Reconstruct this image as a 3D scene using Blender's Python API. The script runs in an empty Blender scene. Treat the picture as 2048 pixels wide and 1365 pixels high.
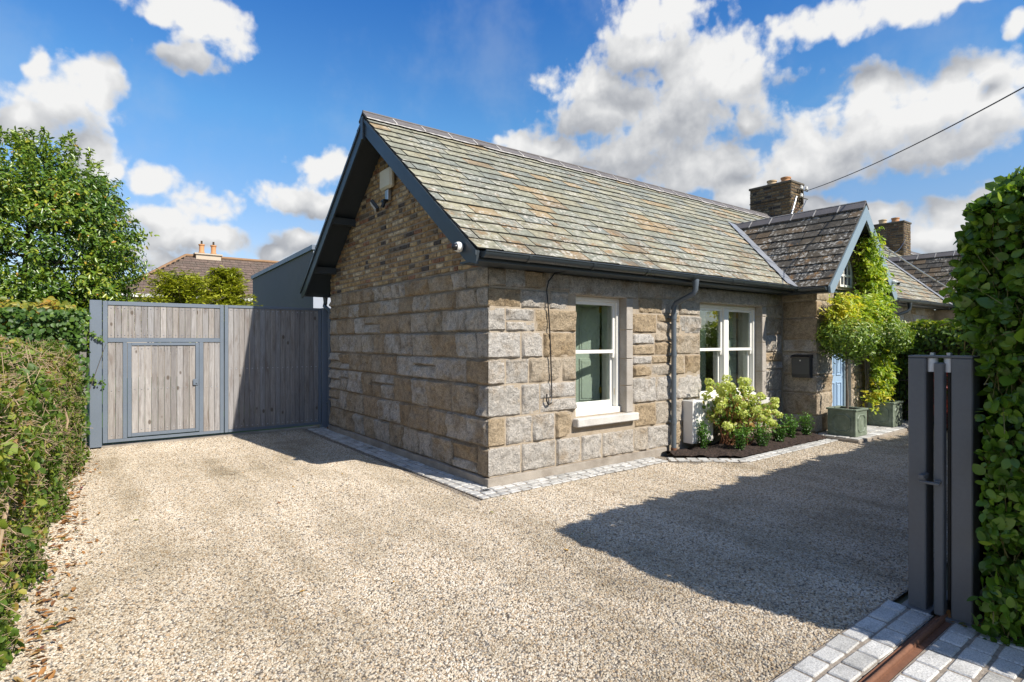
import bpy, math, random
import numpy as np
from mathutils import Vector, Matrix, noise

random.seed(7)
RNG = np.random.default_rng(11)
SC = bpy.context.scene
COL = SC.collection

# ------------------------------------------------------------------ camera
YAW = 52.9345                                  # house front recedes to the right
fwd = Vector((math.cos(math.radians(YAW)), math.sin(math.radians(YAW)), 0))
cam_d = bpy.data.cameras.new('camera')
cam = bpy.data.objects.new('camera', cam_d)
COL.objects.link(cam)
cam.location = (-3.525, -5.084, 1.6)
cam.rotation_euler = (math.radians(90), 0, math.radians(YAW - 90))
cam_d.sensor_width = 36
cam_d.lens = 19.863
cam_d.clip_start = 0.05
cam_d.clip_end = 600
SC.camera = cam

# ------------------------------------------------------------------ sun, exposure
SUN_TRAVEL = Vector((-0.27, 1.0, -0.90)).normalized()
sun_d = bpy.data.lights.new('sun', 'SUN')
sun_d.energy = 3.9
sun_d.angle = math.radians(0.5)
sun_d.color = (1.0, 0.94, 0.85)
sun = bpy.data.objects.new('sun', sun_d)
COL.objects.link(sun)
sun.rotation_euler = SUN_TRAVEL.to_track_quat('-Z', 'Y').to_euler()
SC.view_settings.view_transform = 'Standard'
SC.view_settings.look = 'None'
SC.view_settings.exposure = 0.80
SC.view_settings.gamma = 1.0

# ------------------------------------------------------------------ node helpers
def N(nt, typ, **kw):
    n = nt.nodes.new(typ)
    for k, v in kw.items():
        if k == 'inp':
            for kk, vv in v.items():
                n.inputs[kk].default_value = vv
        else:
            setattr(n, k, v)
    return n

def L(nt, a, b):
    nt.links.new(a, b)

def math_n(nt, op, a, b=None, c=None, clamp=False):
    n = nt.nodes.new('ShaderNodeMath'); n.operation = op; n.use_clamp = clamp
    for i, v in enumerate((a, b, c)):
        if v is None: continue
        if isinstance(v, (int, float)): n.inputs[i].default_value = v
        else: nt.links.new(v, n.inputs[i])
    return n.outputs[0]

def vmath(nt, op, a, b=None):
    n = nt.nodes.new('ShaderNodeVectorMath'); n.operation = op
    for i, v in enumerate((a, b)):
        if v is None: continue
        if isinstance(v, (tuple, list)): n.inputs[i].default_value = v
        elif isinstance(v, (int, float)): n.inputs['Scale'].default_value = v
        else: nt.links.new(v, n.inputs[i])
    return n

def ramp(nt, fac, stops, interp='LINEAR'):
    n = nt.nodes.new('ShaderNodeValToRGB')
    cr = n.color_ramp; cr.interpolation = interp
    while len(cr.elements) < len(stops): cr.elements.new(0.5)
    for e, (p, c) in zip(cr.elements, stops):
        e.position = p
        e.color = (c[0], c[1], c[2], 1) if isinstance(c, (tuple, list)) else (c, c, c, 1)
    if fac is not None: nt.links.new(fac, n.inputs[0])
    return n.outputs[0]

def smooth(nt, v, lo, hi):
    n = nt.nodes.new('ShaderNodeMapRange'); n.interpolation_type = 'SMOOTHSTEP'
    n.inputs[1].default_value = lo; n.inputs[2].default_value = hi
    nt.links.new(v, n.inputs[0])
    return n.outputs[0]

def mix(nt, fac, a, b, mode='MIX'):
    n = nt.nodes.new('ShaderNodeMix'); n.data_type = 'RGBA'; n.blend_type = mode
    for i, v in ((0, fac), (6, a), (7, b)):
        if isinstance(v, (int, float)): n.inputs[i].default_value = v
        elif isinstance(v, (tuple, list)): n.inputs[i].default_value = (v[0], v[1], v[2], 1)
        else: nt.links.new(v, n.inputs[i])
    return n.outputs[2]

def noise_n(nt, vec, scale, detail=4, rough=0.55, dist=0.0):
    n = nt.nodes.new('ShaderNodeTexNoise')
    n.inputs['Scale'].default_value = scale; n.inputs['Detail'].default_value = detail
    n.inputs['Roughness'].default_value = rough; n.inputs['Distortion'].default_value = dist
    if vec is not None: nt.links.new(vec, n.inputs['Vector'])
    return n.outputs[0]

# ------------------------------------------------------------------ world: sky with cumulus
def build_world():
    w = bpy.data.worlds.new('World'); SC.world = w; w.use_nodes = True
    nt = w.node_tree; nt.nodes.clear()
    out = nt.nodes.new('ShaderNodeOutputWorld')
    bg = nt.nodes.new('ShaderNodeBackground'); bg.inputs[1].default_value = 0.15
    sky = nt.nodes.new('ShaderNodeTexSky'); sky.sky_type = 'NISHITA'; sky.sun_disc = False
    sky.sun_elevation = math.asin(-SUN_TRAVEL.z)
    sky.sun_rotation = math.atan2(-SUN_TRAVEL.x, -SUN_TRAVEL.y)
    sky.air_density = 1.0; sky.dust_density = 0.4; sky.ozone_density = 2.0
    tc = nt.nodes.new('ShaderNodeTexCoord')
    # direction -> (azimuth from the house axis, elevation) in radians
    sep = nt.nodes.new('ShaderNodeSeparateXYZ'); L(nt, tc.outputs['Generated'], sep.inputs[0])
    az = math_n(nt, 'ARCTAN2', sep.outputs[1], sep.outputs[0])
    el = math_n(nt, 'ARCSINE', sep.outputs[2])
    cmb = nt.nodes.new('ShaderNodeCombineXYZ'); L(nt, az, cmb.inputs[0]); L(nt, el, cmb.inputs[1])
    P0 = cmb.outputs[0]
    # CLOUDS: azimuth, elevation, half width, half height (degrees)
    def blob_field(pw):
        best = None
        for (a, e, ra, re) in CLOUDS:
            sx, sy = 1 / math.radians(ra), 1 / math.radians(re)
            d = nt.nodes.new('ShaderNodeVectorMath'); d.operation = 'MULTIPLY_ADD'
            L(nt, pw, d.inputs[0]); d.inputs[1].default_value = (sx, sy, 0)
            d.inputs[2].default_value = (-math.radians(a) * sx, -math.radians(e) * sy, 0)
            ln = vmath(nt, 'LENGTH', d.outputs[0]).outputs['Value']
            if best is None: best = ln
            else:
                n = nt.nodes.new('ShaderNodeMath'); n.operation = 'SMOOTH_MIN'
                L(nt, best, n.inputs[0]); L(nt, ln, n.inputs[1]); n.inputs[2].default_value = 0.30
                best = n.outputs[0]
        return best
    def noise2(vec, scale, detail, rough, color=False):
        n = nt.nodes.new('ShaderNodeTexNoise'); n.noise_dimensions = '2D'
        n.inputs['Scale'].default_value = scale; n.inputs['Detail'].default_value = detail; n.inputs['Roughness'].default_value = rough
        L(nt, vec, n.inputs['Vector'])
        return n.outputs['Color' if color else 'Fac']
    wv = vmath(nt, 'SUBTRACT', noise2(P0, 9.0, 3, 0.55, True), (0.5, 0.5, 0.5)).outputs[0]
    pw = vmath(nt, 'ADD', P0, vmath(nt, 'MULTIPLY', wv, (0.060, 0.050, 0.0)).outputs[0]).outputs[0]
    b0 = blob_field(pw)
    b1 = blob_field(vmath(nt, 'ADD', pw, (-0.030, 0.075, 0)).outputs[0])
    def puffs(off):
        p = vmath(nt, 'ADD', P0, off).outputs[0] if off else P0
        f1 = noise2(p, 17.0, 8, 0.58)
        vor = nt.nodes.new('ShaderNodeTexVoronoi'); vor.voronoi_dimensions = '2D'; vor.feature = 'SMOOTH_F1'
        vor.inputs['Scale'].default_value = 24; vor.inputs['Detail'].default_value = 2; vor.inputs['Roughness'].default_value = 0.6
        vor.inputs['Smoothness'].default_value = 0.5
        L(nt, vmath(nt, 'ADD', p, vmath(nt, 'MULTIPLY', wv, (0.04, 0.04, 0)).outputs[0]).outputs[0], vor.inputs['Vector'])
        return math_n(nt, 'MULTIPLY_ADD', vor.outputs['Distance'], -0.75, math_n(nt, 'MULTIPLY_ADD', f1, 2.3, -0.93))
    n0 = puffs(None); n1 = puffs((-0.008, 0.020, 0))
    body = math_n(nt, 'MULTIPLY', math_n(nt, 'SUBTRACT', CLOUD_SIZE, b0), 2.0)
    body = math_n(nt, 'MINIMUM', body, 1.5)
    d0 = math_n(nt, 'ADD', body, n0)
    mask = smooth(nt, d0, -0.12, 0.85)
    rim = math_n(nt, 'SUBTRACT', b1, b0)                 # > 0 towards the top of a cloud, < 0 at its base
    lit = math_n(nt, 'MULTIPLY_ADD', rim, 0.68, 0.46)
    lit = math_n(nt, 'MULTIPLY_ADD', math_n(nt, 'SUBTRACT', n0, n1), 0.24, lit)
    thin = smooth(nt, d0, 0.9, 0.2)
    lit = math_n(nt, 'MULTIPLY_ADD', thin, 0.30, lit, clamp=True)
    ccol = ramp(nt, lit, CLOUD_RAMP)
    # the clear sky, paler towards the horizon
    clear = mix(nt, 1.0, sky.outputs[0], ramp(nt, sep.outputs[2], SKY_TINT), 'MULTIPLY')
    wisp = smooth(nt, noise2(P0, 5.0, 5, 0.6), 0.42, 0.8)
    base = mix(nt, math_n(nt, 'MULTIPLY', wisp, 0.20), clear, (2.0, 2.3, 2.75))
    final = mix(nt, mask, base, ccol)
    L(nt, final, bg.inputs[0]); L(nt, bg.outputs[0], out.inputs[0])
    w.cycles.sampling_method = 'NONE'

CLOUD_SIZE = 1.10
CLOUD_RAMP = [(0.0, (1.35, 1.42, 1.58)), (0.35, (1.85, 1.92, 2.05)), (0.65, (2.6, 2.64, 2.7)), (1.0, (3.45, 3.45, 3.43))]
SKY_TINT = [(0.0, (0.40, 0.41, 0.47)), (0.15, (0.50, 0.50, 0.54)), (0.35, (0.32, 0.57, 0.71)), (0.52, (0.15, 0.42, 0.72))]   # by sine of elevation
CLOUDS = []   # filled from the table below (degrees)
CLOUDS = [(82.6, 27.2, 6.4, 1.8), (80.9, 25.6, 4.2, 1.8), (83.4, 23.6, 3.4, 1.6), (85.2, 26.4, 2.4, 1.0), (92.8, 20.1, 1.4, 1.6), (89.4, 20.0, 2.6, 2.4), (91.9, 18.0, 3.8, 2.2), (93.4, 16.4, 2.5, 1.8), (90.3, 15.4, 3.6, 2.5), (88.5, 14.2, 2.1, 2.0), (85.2, 13.6, 2.4, 1.6), (81.8, 11.9, 3.9, 2.0), (84.5, 10.6, 2.9, 1.4), (83.0, 9.0, 5.3, 1.8), (85.6, 7.5, 3.2, 1.9), (80.7, 9.5, 2.7, 1.2), (70.8, 16.1, 3.6, 2.1), (73.9, 13.4, 4.7, 1.8), (70.8, 12.9, 3.6, 1.4), (73.1, 9.6, 3.3, 1.6), (75.3, 8.5, 2.4, 0.9), (38.3, 29.2, 6.4, 2.9), (39.7, 26.6, 7.0, 2.6), (44.6, 24.2, 6.1, 3.0), (34.5, 24.5, 8.2, 3.6), (37.8, 21.1, 12.1, 4.1), (30.1, 23.1, 4.6, 2.4), (44.6, 21.2, 6.1, 2.4), (40.2, 17.8, 9.1, 3.0), (50.1, 19.1, 6.2, 1.4), (35.0, 16.5, 7.7, 3.0), (30.5, 14.3, 4.4, 2.0), (48.1, 17.7, 6.7, 2.1), (16.4, 18.4, 8.5, 3.1), (13.0, 19.5, 4.3, 2.1), (20.6, 20.2, 3.6, 2.7), (22.0, 17.0, 8.8, 3.6), (25.9, 15.3, 6.8, 2.4), (15.2, 15.4, 6.0, 2.1), (30.1, 19.6, 2.2, 1.5), (12.4, 17.3, 3.3, 2.4), (19.2, 26.0, 9.0, 1.7), (24.3, 26.4, 6.1, 1.6), (16.1, 25.6, 5.5, 1.1), (10.8, 22.9, 1.1, 1.1), (15.8, 10.1, 2.7, 2.0), (19.9, 10.8, 2.8, 1.5), (16.1, 7.8, 3.3, 2.2), (24.3, 11.7, 3.9, 1.7), (31.0, 13.1, 3.9, 2.0), (13.6, 10.2, 2.7, 2.6), (23.6, 9.7, 5.2, 1.4), (166.6, 42.2, 23.9, 14.4), (-101.1, 18.3, 18.2, 16.5), (171.7, 26.7, 33.9, 13.2), (-50.9, 38.8, 28.2, 10.4), (-98.9, 58.4, 26.4, 15.7), (-90.2, 18.2, 30.1, 14.3), (-178.3, 16.6, 31.8, 13.3), (-78.9, 58.9, 29.4, 17.3), (-156.0, 55.0, 25.1, 17.4)]  # last, widest clouds lie unseen behind the camera, added to fill the shade
build_world()

# ------------------------------------------------------------------ materials
MATS = {}
def new_mat(name):
    m = bpy.data.materials.new(name); m.use_nodes = True
    nt = m.node_tree
    b = nt.nodes['Principled BSDF']
    MATS[name] = m
    return m, nt, b

def obj_co(nt):
    return nt.nodes.new('ShaderNodeTexCoord').outputs['Object']

def attr(nt, name='rnd'):
    n = nt.nodes.new('ShaderNodeAttribute'); n.attribute_name = name
    return n.outputs['Fac']

def bump(nt, b, h, strength=0.4, dist=0.01):
    n = nt.nodes.new('ShaderNodeBump'); n.inputs['Strength'].default_value = strength
    n.inputs['Distance'].default_value = dist
    L(nt, h, n.inputs['Height']); L(nt, n.outputs[0], b.inputs['Normal'])

def offset_co(nt, co, r, k=37.0):
    c = nt.nodes.new('ShaderNodeCombineXYZ')
    for i in range(3): L(nt, math_n(nt, 'MULTIPLY', r, k * (1 + i * 0.7)), c.inputs[i])
    return vmath(nt, 'ADD', co, c.outputs[0]).outputs[0]

def paint(name, col, rough=0.45, metallic=0.0, var=0.12, bumps=0.05, spec=0.5):
    m, nt, b = new_mat(name)
    co = obj_co(nt)
    n1 = noise_n(nt, co, 3.0, 5, 0.6); n2 = noise_n(nt, co, 45.0, 3, 0.6)
    f = math_n(nt, 'ADD', math_n(nt, 'MULTIPLY', n1, 0.6), math_n(nt, 'MULTIPLY', n2, 0.4))
    c = ramp(nt, f, [(0.25, tuple(x * (1 - var) for x in col)), (0.75, tuple(min(1, x * (1 + var)) for x in col))])
    L(nt, c, b.inputs['Base Color'])
    rr = math_n(nt, 'MULTIPLY_ADD', n1, 0.25, rough - 0.12); L(nt, rr, b.inputs['Roughness'])
    b.inputs['Metallic'].default_value = metallic
    b.inputs['Specular IOR Level'].default_value = spec
    bump(nt, b, n2, bumps, 0.004)
    return m

# granite
def granite_mat(name, cols, brown, dark):
    m, nt, b = new_mat(name)
    co = obj_co(nt); r = attr(nt); co2 = offset_co(nt, co, r)
    base = ramp(nt, r, [(i / len(cols), c) for i, c in enumerate(cols)], 'CONSTANT')
    st = smooth(nt, noise_n(nt, co2, 3.2, 5, 0.62), 0.46 - brown, 0.72 - brown)
    base = mix(nt, math_n(nt, 'MULTIPLY', st, 0.65), base, (0.31, 0.215, 0.115))
    st2 = smooth(nt, noise_n(nt, co2, 5.5, 6, 0.72), 0.55 - dark, 0.75 - dark)
    base = mix(nt, math_n(nt, 'MULTIPLY', st2, 0.55), base, (0.14, 0.115, 0.085))
    sp = noise_n(nt, co, 90.0, 3, 0.75)
    base = mix(nt, 1.0, base, ramp(nt, sp, [(0.32, 0.45), (0.44, 0.87), (0.55, 1.06), (0.68, 1.45)]), 'MULTIPLY')
    sp2 = noise_n(nt, co, 20.0, 6, 0.78)
    base = mix(nt, 1.0, base, ramp(nt, sp2, [(0.32, 0.62), (0.5, 1.02), (0.68, 1.28)]), 'MULTIPLY')
    L(nt, base, b.inputs['Base Color']); b.inputs['Roughness'].default_value = 0.9
    b.inputs['Specular IOR Level'].default_value = 0.25
    h = math_n(nt, 'ADD', math_n(nt, 'MULTIPLY', noise_n(nt, co, 20.0, 7, 0.72), 1.0), math_n(nt, 'MULTIPLY', sp, 0.22))
    bump(nt, b, h, 1.0, 0.055)
granite_mat('granite', [(0.50, 0.455, 0.395), (0.54, 0.505, 0.455), (0.46, 0.385, 0.29), (0.51, 0.47, 0.415), (0.44, 0.345, 0.23), (0.53, 0.49, 0.435), (0.49, 0.43, 0.35), (0.42, 0.32, 0.205), (0.48, 0.445, 0.395)], -0.02, 0.0)
granite_mat('weathered_granite', [(0.49, 0.405, 0.30), (0.54, 0.47, 0.385), (0.44, 0.335, 0.22), (0.57, 0.51, 0.43), (0.48, 0.38, 0.265), (0.53, 0.455, 0.36), (0.46, 0.345, 0.225), (0.56, 0.50, 0.42)], 0.02, 0.05)

# mortar and dressed stone
m, nt, b = new_mat('mortar')
co = obj_co(nt)
c = ramp(nt, noise_n(nt, co, 5.0, 6, 0.65), [(0.3, (0.31, 0.245, 0.17)), (0.7, (0.46, 0.385, 0.295))])
c = mix(nt, 1.0, c, ramp(nt, noise_n(nt, co, 110.0, 3, 0.7), [(0.3, 0.7), (0.7, 1.2)]), 'MULTIPLY')
L(nt, c, b.inputs['Base Color']); b.inputs['Roughness'].default_value = 0.95
bump(nt, b, noise_n(nt, co, 60.0, 5, 0.7), 0.6, 0.012)
m, nt, b = new_mat('brick_mortar')
co = obj_co(nt)
c = ramp(nt, noise_n(nt, co, 4.0, 6, 0.65), [(0.3, (0.20, 0.16, 0.115)), (0.7, (0.34, 0.275, 0.205))])
c = mix(nt, 1.0, c, ramp(nt, noise_n(nt, co, 110.0, 3, 0.7), [(0.3, 0.7), (0.7, 1.2)]), 'MULTIPLY')
L(nt, c, b.inputs['Base Color']); b.inputs['Roughness'].default_value = 0.95
bump(nt, b, noise_n(nt, co, 60.0, 5, 0.7), 0.6, 0.012)

m, nt, b = new_mat('dressed_stone')
co = obj_co(nt); r = attr(nt)
c = ramp(nt, noise_n(nt, co, 4.0, 5, 0.6), [(0.3, (0.33, 0.29, 0.24)), (0.7, (0.47, 0.43, 0.38))])
c = mix(nt, 1.0, c, ramp(nt, noise_n(nt, co, 130.0, 3, 0.75), [(0.3, 0.6), (0.55, 1.0), (0.75, 1.3)]), 'MULTIPLY')
L(nt, c, b.inputs['Base Color']); b.inputs['Roughness'].default_value = 0.9
bump(nt, b, noise_n(nt, co, 70.0, 5, 0.7), 0.5, 0.01)

m, nt, b = new_mat('pale_stone')
co = obj_co(nt)
c = ramp(nt, noise_n(nt, co, 5.0, 5, 0.6), [(0.3, (0.50, 0.47, 0.42)), (0.7, (0.66, 0.63, 0.58))])
c = mix(nt, 1.0, c, ramp(nt, noise_n(nt, co, 120.0, 3, 0.75), [(0.3, 0.65), (0.55, 1.0), (0.75, 1.2)]), 'MULTIPLY')
L(nt, c, b.inputs['Base Color']); b.inputs['Roughness'].default_value = 0.9
bump(nt, b, noise_n(nt, co, 60.0, 5, 0.7), 0.5, 0.01)

m, nt, b = new_mat('concrete')
co = obj_co(nt)
c = ramp(nt, noise_n(nt, co, 3.0, 6, 0.65), [(0.3, (0.20, 0.165, 0.13)), (0.55, (0.34, 0.30, 0.25)), (0.75, (0.40, 0.35, 0.29))])
c = mix(nt, 1.0, c, ramp(nt, noise_n(nt, co, 150.0, 3, 0.7), [(0.3, 0.75), (0.7, 1.15)]), 'MULTIPLY')
L(nt, c, b.inputs['Base Color']); b.inputs['Roughness'].default_value = 0.93
bump(nt, b, noise_n(nt, co, 50.0, 5, 0.7), 0.4, 0.01)

# brick
def brick_mat(name, k):
    m, nt, b = new_mat(name)
    co = obj_co(nt); r = attr(nt); co2 = offset_co(nt, co, r)
    c = ramp(nt, r, [(0, (0.35, 0.23, 0.105)), (.16, (0.24, 0.15, 0.07)), (.3, (0.41, 0.29, 0.145)), (.45, (0.29, 0.18, 0.085)), (.58, (0.07, 0.055, 0.045)),
                     (.64, (0.34, 0.23, 0.115)), (.78, (0.24, 0.12, 0.065)), (.84, (0.45, 0.35, 0.22)), (.95, (0.13, 0.10, 0.07))], 'CONSTANT')
    n1 = noise_n(nt, co2, 14.0, 5, 0.7)
    c = mix(nt, 1.0, c, ramp(nt, n1, [(0.3, 0.38 * k), (0.5, 1.05 * k), (0.7, 1.6 * k)]), 'MULTIPLY')
    L(nt, c, b.inputs['Base Color']); b.inputs['Roughness'].default_value = 0.9
    bump(nt, b, noise_n(nt, co2, 60.0, 5, 0.7), 0.6, 0.01)
brick_mat('brick', 1.0)
brick_mat('dark_brick', 0.42)  # darkened bricks: sooty on the chimneys, simply darker under the eaves
paint('soot_mortar', (0.10, 0.085, 0.065), 0.95, var=0.4, bumps=0.4)

# slates: one material for the green grey main roof, one for the dark porch
def slate_mat(name, cols, lichen, rust, wet):
    m, nt, b = new_mat(name)
    co = obj_co(nt); r = attr(nt); co2 = offset_co(nt, co, r, 11.0)
    c = ramp(nt, r, cols, 'CONSTANT')
    n1 = noise_n(nt, co2, 7.0, 5, 0.65)
    c = mix(nt, 1.0, c, ramp(nt, n1, [(0.3, 0.62), (0.5, 0.9), (0.7, 1.15)]), 'MULTIPLY')
    # iron staining and lichen gather on the older slates low on the slope
    sep = nt.nodes.new('ShaderNodeSeparateXYZ'); L(nt, co, sep.inputs[0])
    low = smooth(nt, sep.outputs[2], 4.0, 2.5)
    rs = noise_n(nt, co2, 3.6, 5, 0.65)
    rs = math_n(nt, 'MULTIPLY_ADD', low, 0.10, rs)
    c = mix(nt, math_n(nt, 'MULTIPLY', smooth(nt, rs, 0.60 - rust, 0.76 - rust), 0.75), c, (0.27, 0.155, 0.065))
    dk = noise_n(nt, co, 2.3, 6, 0.7)
    dk = math_n(nt, 'MULTIPLY_ADD', low, 0.13, dk)
    c = mix(nt, math_n(nt, 'MULTIPLY', smooth(nt, dk, 0.56, 0.76), 0.55), c, (0.10, 0.085, 0.065))
    gr = noise_n(nt, co, 26.0, 5, 0.7)
    c = mix(nt, 1.0, c, ramp(nt, gr, [(0.32, 0.66), (0.5, 1.0), (0.68, 1.2)]), 'MULTIPLY')
    lc = math_n(nt, 'MULTIPLY', smooth(nt, math_n(nt, 'MULTIPLY_ADD', low, 0.08, noise_n(nt, co, 2.6, 4, 0.6)), 0.50 - lichen, 0.66 - lichen),
                smooth(nt, noise_n(nt, co, 17.0, 5, 0.65), 0.54 - lichen * 0.3, 0.60 - lichen * 0.3))
    c = mix(nt, math_n(nt, 'MULTIPLY', lc, 0.8), c, (0.48, 0.46, 0.42))
    yl = smooth(nt, noise_n(nt, co2, 9.0, 4, 0.6), 0.70, 0.74)
    c = mix(nt, math_n(nt, 'MULTIPLY', yl, 0.8), c, (0.42, 0.22, 0.04))
    c = mix(nt, 1.0, c, (1.0, 0.98, 0.92), 'MULTIPLY')
    L(nt, c, b.inputs['Base Color'])
    L(nt, ramp(nt, gr, [(0.3, 0.62 + wet), (0.7, 0.85)]), b.inputs['Roughness'])
    b.inputs['Specular IOR Level'].default_value = 0.22
    bump(nt, b, math_n(nt, 'ADD', n1, math_n(nt, 'MULTIPLY', gr, 0.4)), 0.35, 0.012)
slate_mat('slate', [(0, (0.26, 0.265, 0.215)), (.17, (0.30, 0.295, 0.225)), (.34, (0.225, 0.24, 0.215)), (.5, (0.32, 0.305, 0.225)), (.64, (0.25, 0.26, 0.215)),
                    (.78, (0.34, 0.265, 0.165)), (.86, (0.27, 0.275, 0.235)), (.94, (0.27, 0.215, 0.145))], 0.05, 0.01, 0.0)
slate_mat('dark_slate', [(0, (0.10, 0.088, 0.072)), (.3, (0.13, 0.108, 0.08)), (.5, (0.085, 0.08, 0.072)), (.75, (0.16, 0.12, 0.08)), (.9, (0.11, 0.10, 0.085))], 0.06, -0.01, 0.0)
slate_mat('brown_tile', [(0, (0.17, 0.125, 0.105)), (.4, (0.19, 0.14, 0.115)), (.7, (0.155, 0.12, 0.10))], -0.3, -0.3, 0.1)

paint('charcoal_paint', (0.040, 0.050, 0.058), 0.42)
paint('gutter_paint', (0.035, 0.043, 0.047), 0.30)
paint('gate_steel', (0.145, 0.175, 0.215), 0.42, var=0.10)
paint('post_paint', (0.112, 0.115, 0.120), 0.5, var=0.14)
paint('white_paint', (0.80, 0.78, 0.72), 0.35, var=0.04)
paint('cream_plastic', (0.68, 0.62, 0.47), 0.4, var=0.05)
paint('blue_paint', (0.33, 0.46, 0.62), 0.35, var=0.05)
paint('trim_paint', (0.21, 0.27, 0.305), 0.4, var=0.08)
paint('black_plastic', (0.012, 0.012, 0.014), 0.35)
paint('letterbox_paint', (0.035, 0.040, 0.045), 0.42)
paint('lead', (0.25, 0.265, 0.29), 0.5, metallic=0.2, var=0.25)
paint('ridge_clay', (0.13, 0.118, 0.115), 0.75, var=0.3)
paint('terracotta', (0.52, 0.25, 0.10), 0.7, var=0.18)
paint('slate_edge', (0.055, 0.050, 0.042), 0.9, var=0.3)
paint('terracotta_old', (0.26, 0.15, 0.075), 0.85, var=0.3)
paint('green_twig', (0.17, 0.15, 0.045), 0.7, var=0.35)
paint('downpipe_grey', (0.105, 0.125, 0.145), 0.38)
paint('pale_clay', (0.52, 0.38, 0.22), 0.75, var=0.18)
paint('grey_render', (0.15, 0.15, 0.158), 0.8, var=0.18)
paint('sunlit_render', (0.36, 0.39, 0.44), 0.7, var=0.06)  # grey render lightened to stand for sunlight on the extension's end
paint('beige_render', (0.50, 0.42, 0.32), 0.85, var=0.08)
paint('block_wall', (0.20, 0.19, 0.175), 0.9, var=0.25, bumps=0.4)
paint('brass', (0.72, 0.50, 0.12), 0.3, metallic=0.9)
paint('galvanised', (0.50, 0.51, 0.52), 0.35, metallic=0.8)
paint('nylon', (0.62, 0.62, 0.62), 0.4)
paint('rust', (0.17, 0.075, 0.04), 0.85, var=0.4, bumps=0.4)
paint('room_paint', (0.66, 0.64, 0.58), 0.8)
paint('room_floor', (0.16, 0.10, 0.055), 0.5)
paint('bark', (0.16, 0.13, 0.10), 0.9, var=0.4, bumps=0.5)
paint('twig', (0.40, 0.29, 0.18), 0.85, var=0.45)
paint('dark_twig', (0.055, 0.042, 0.028), 0.9, var=0.4)  # twigs; also the hedge cores, where it stands for inner shade
paint('red_stem', (0.26, 0.11, 0.05), 0.8, var=0.4)
paint('dark_timber', (0.030, 0.029, 0.024), 0.6, var=0.4, bumps=0.3)

# sage green faux lead planters with a rubbed finish
m, nt, b = new_mat('planter_lead')
co = obj_co(nt)
c = ramp(nt, noise_n(nt, co, 7.0, 5, 0.65), [(0.3, (0.115, 0.145, 0.10)), (0.52, (0.165, 0.20, 0.145)), (0.7, (0.26, 0.30, 0.23))])
L(nt, c, b.inputs['Base Color']); b.inputs['Roughness'].default_value = 0.6
bump(nt, b, noise_n(nt, co, 40.0, 4, 0.6), 0.2, 0.005)

# weathered boards
m, nt, b = new_mat('weathered_wood')
co = obj_co(nt); r = attr(nt)
mp = nt.nodes.new('ShaderNodeMapping'); mp.inputs['Scale'].default_value = (1, 1, 0.07)
L(nt, offset_co(nt, co, r, 9.0), mp.inputs[0])
g1 = noise_n(nt, mp.outputs[0], 38.0, 7, 0.75, 0.8)
mp2 = nt.nodes.new('ShaderNodeMapping'); mp2.inputs['Scale'].default_value = (1, 1, 0.22)
L(nt, offset_co(nt, co, r, 13.0), mp2.inputs[0])
g2 = noise_n(nt, mp2.outputs[0], 7.0, 5, 0.6, 0.4)
c = ramp(nt, g1, [(0.22, (0.135, 0.122, 0.115)), (0.42, (0.255, 0.24, 0.23)), (0.62, (0.355, 0.345, 0.335)), (0.8, (0.45, 0.44, 0.43))])
c = mix(nt, 1.0, c, ramp(nt, r, [(0, (0.66, 0.65, 0.66)), (0.3, (1.02, 0.97, 0.92)), (0.5, (0.80, 0.77, 0.75)), (0.75, (0.95, 0.95, 0.97)), (1.0, (1.22, 1.18, 1.14))]), 'MULTIPLY')
c = mix(nt, math_n(nt, 'MULTIPLY', smooth(nt, g2, 0.52, 0.70), 0.6), c, (0.15, 0.112, 0.088))
kn = nt.nodes.new('ShaderNodeTexVoronoi'); kn.inputs['Scale'].default_value = 5.0
mp3 = nt.nodes.new('ShaderNodeMapping'); mp3.inputs['Scale'].default_value = (1.0, 1.0, 0.55)
L(nt, offset_co(nt, co, r, 21.0), mp3.inputs[0]); L(nt, mp3.outputs[0], kn.inputs['Vector'])
c = mix(nt, math_n(nt, 'MULTIPLY', smooth(nt, kn.outputs['Distance'], 0.13, 0.07), 0.8), c, (0.085, 0.06, 0.04))
L(nt, c, b.inputs['Base Color']); b.inputs['Roughness'].default_value = 0.85
bump(nt, b, g1, 0.3, 0.006)

# gravel bed, pebbles, setts
m, nt, b = new_mat('gravel_bed')
co = obj_co(nt)
vo = nt.nodes.new('ShaderNodeTexVoronoi'); vo.inputs['Scale'].default_value = 62; L(nt, co, vo.inputs['Vector'])
c = ramp(nt, vo.outputs['Color'], [(0, (0.40, 0.31, 0.21)), (0.3, (0.50, 0.42, 0.32)), (0.5, (0.58, 0.51, 0.42)), (0.7, (0.36, 0.26, 0.16)), (1.0, (0.55, 0.50, 0.43))])
c = mix(nt, 1.0, c, ramp(nt, vo.outputs['Distance'], [(0.25, 0.85), (0.65, 0.30)]), 'MULTIPLY')
L(nt, c, b.inputs['Base Color']); b.inputs['Roughness'].default_value = 0.95
bump(nt, b, math_n(nt, 'SUBTRACT', 1.0, vo.outputs['Distance']), 0.9, 0.012)

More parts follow.
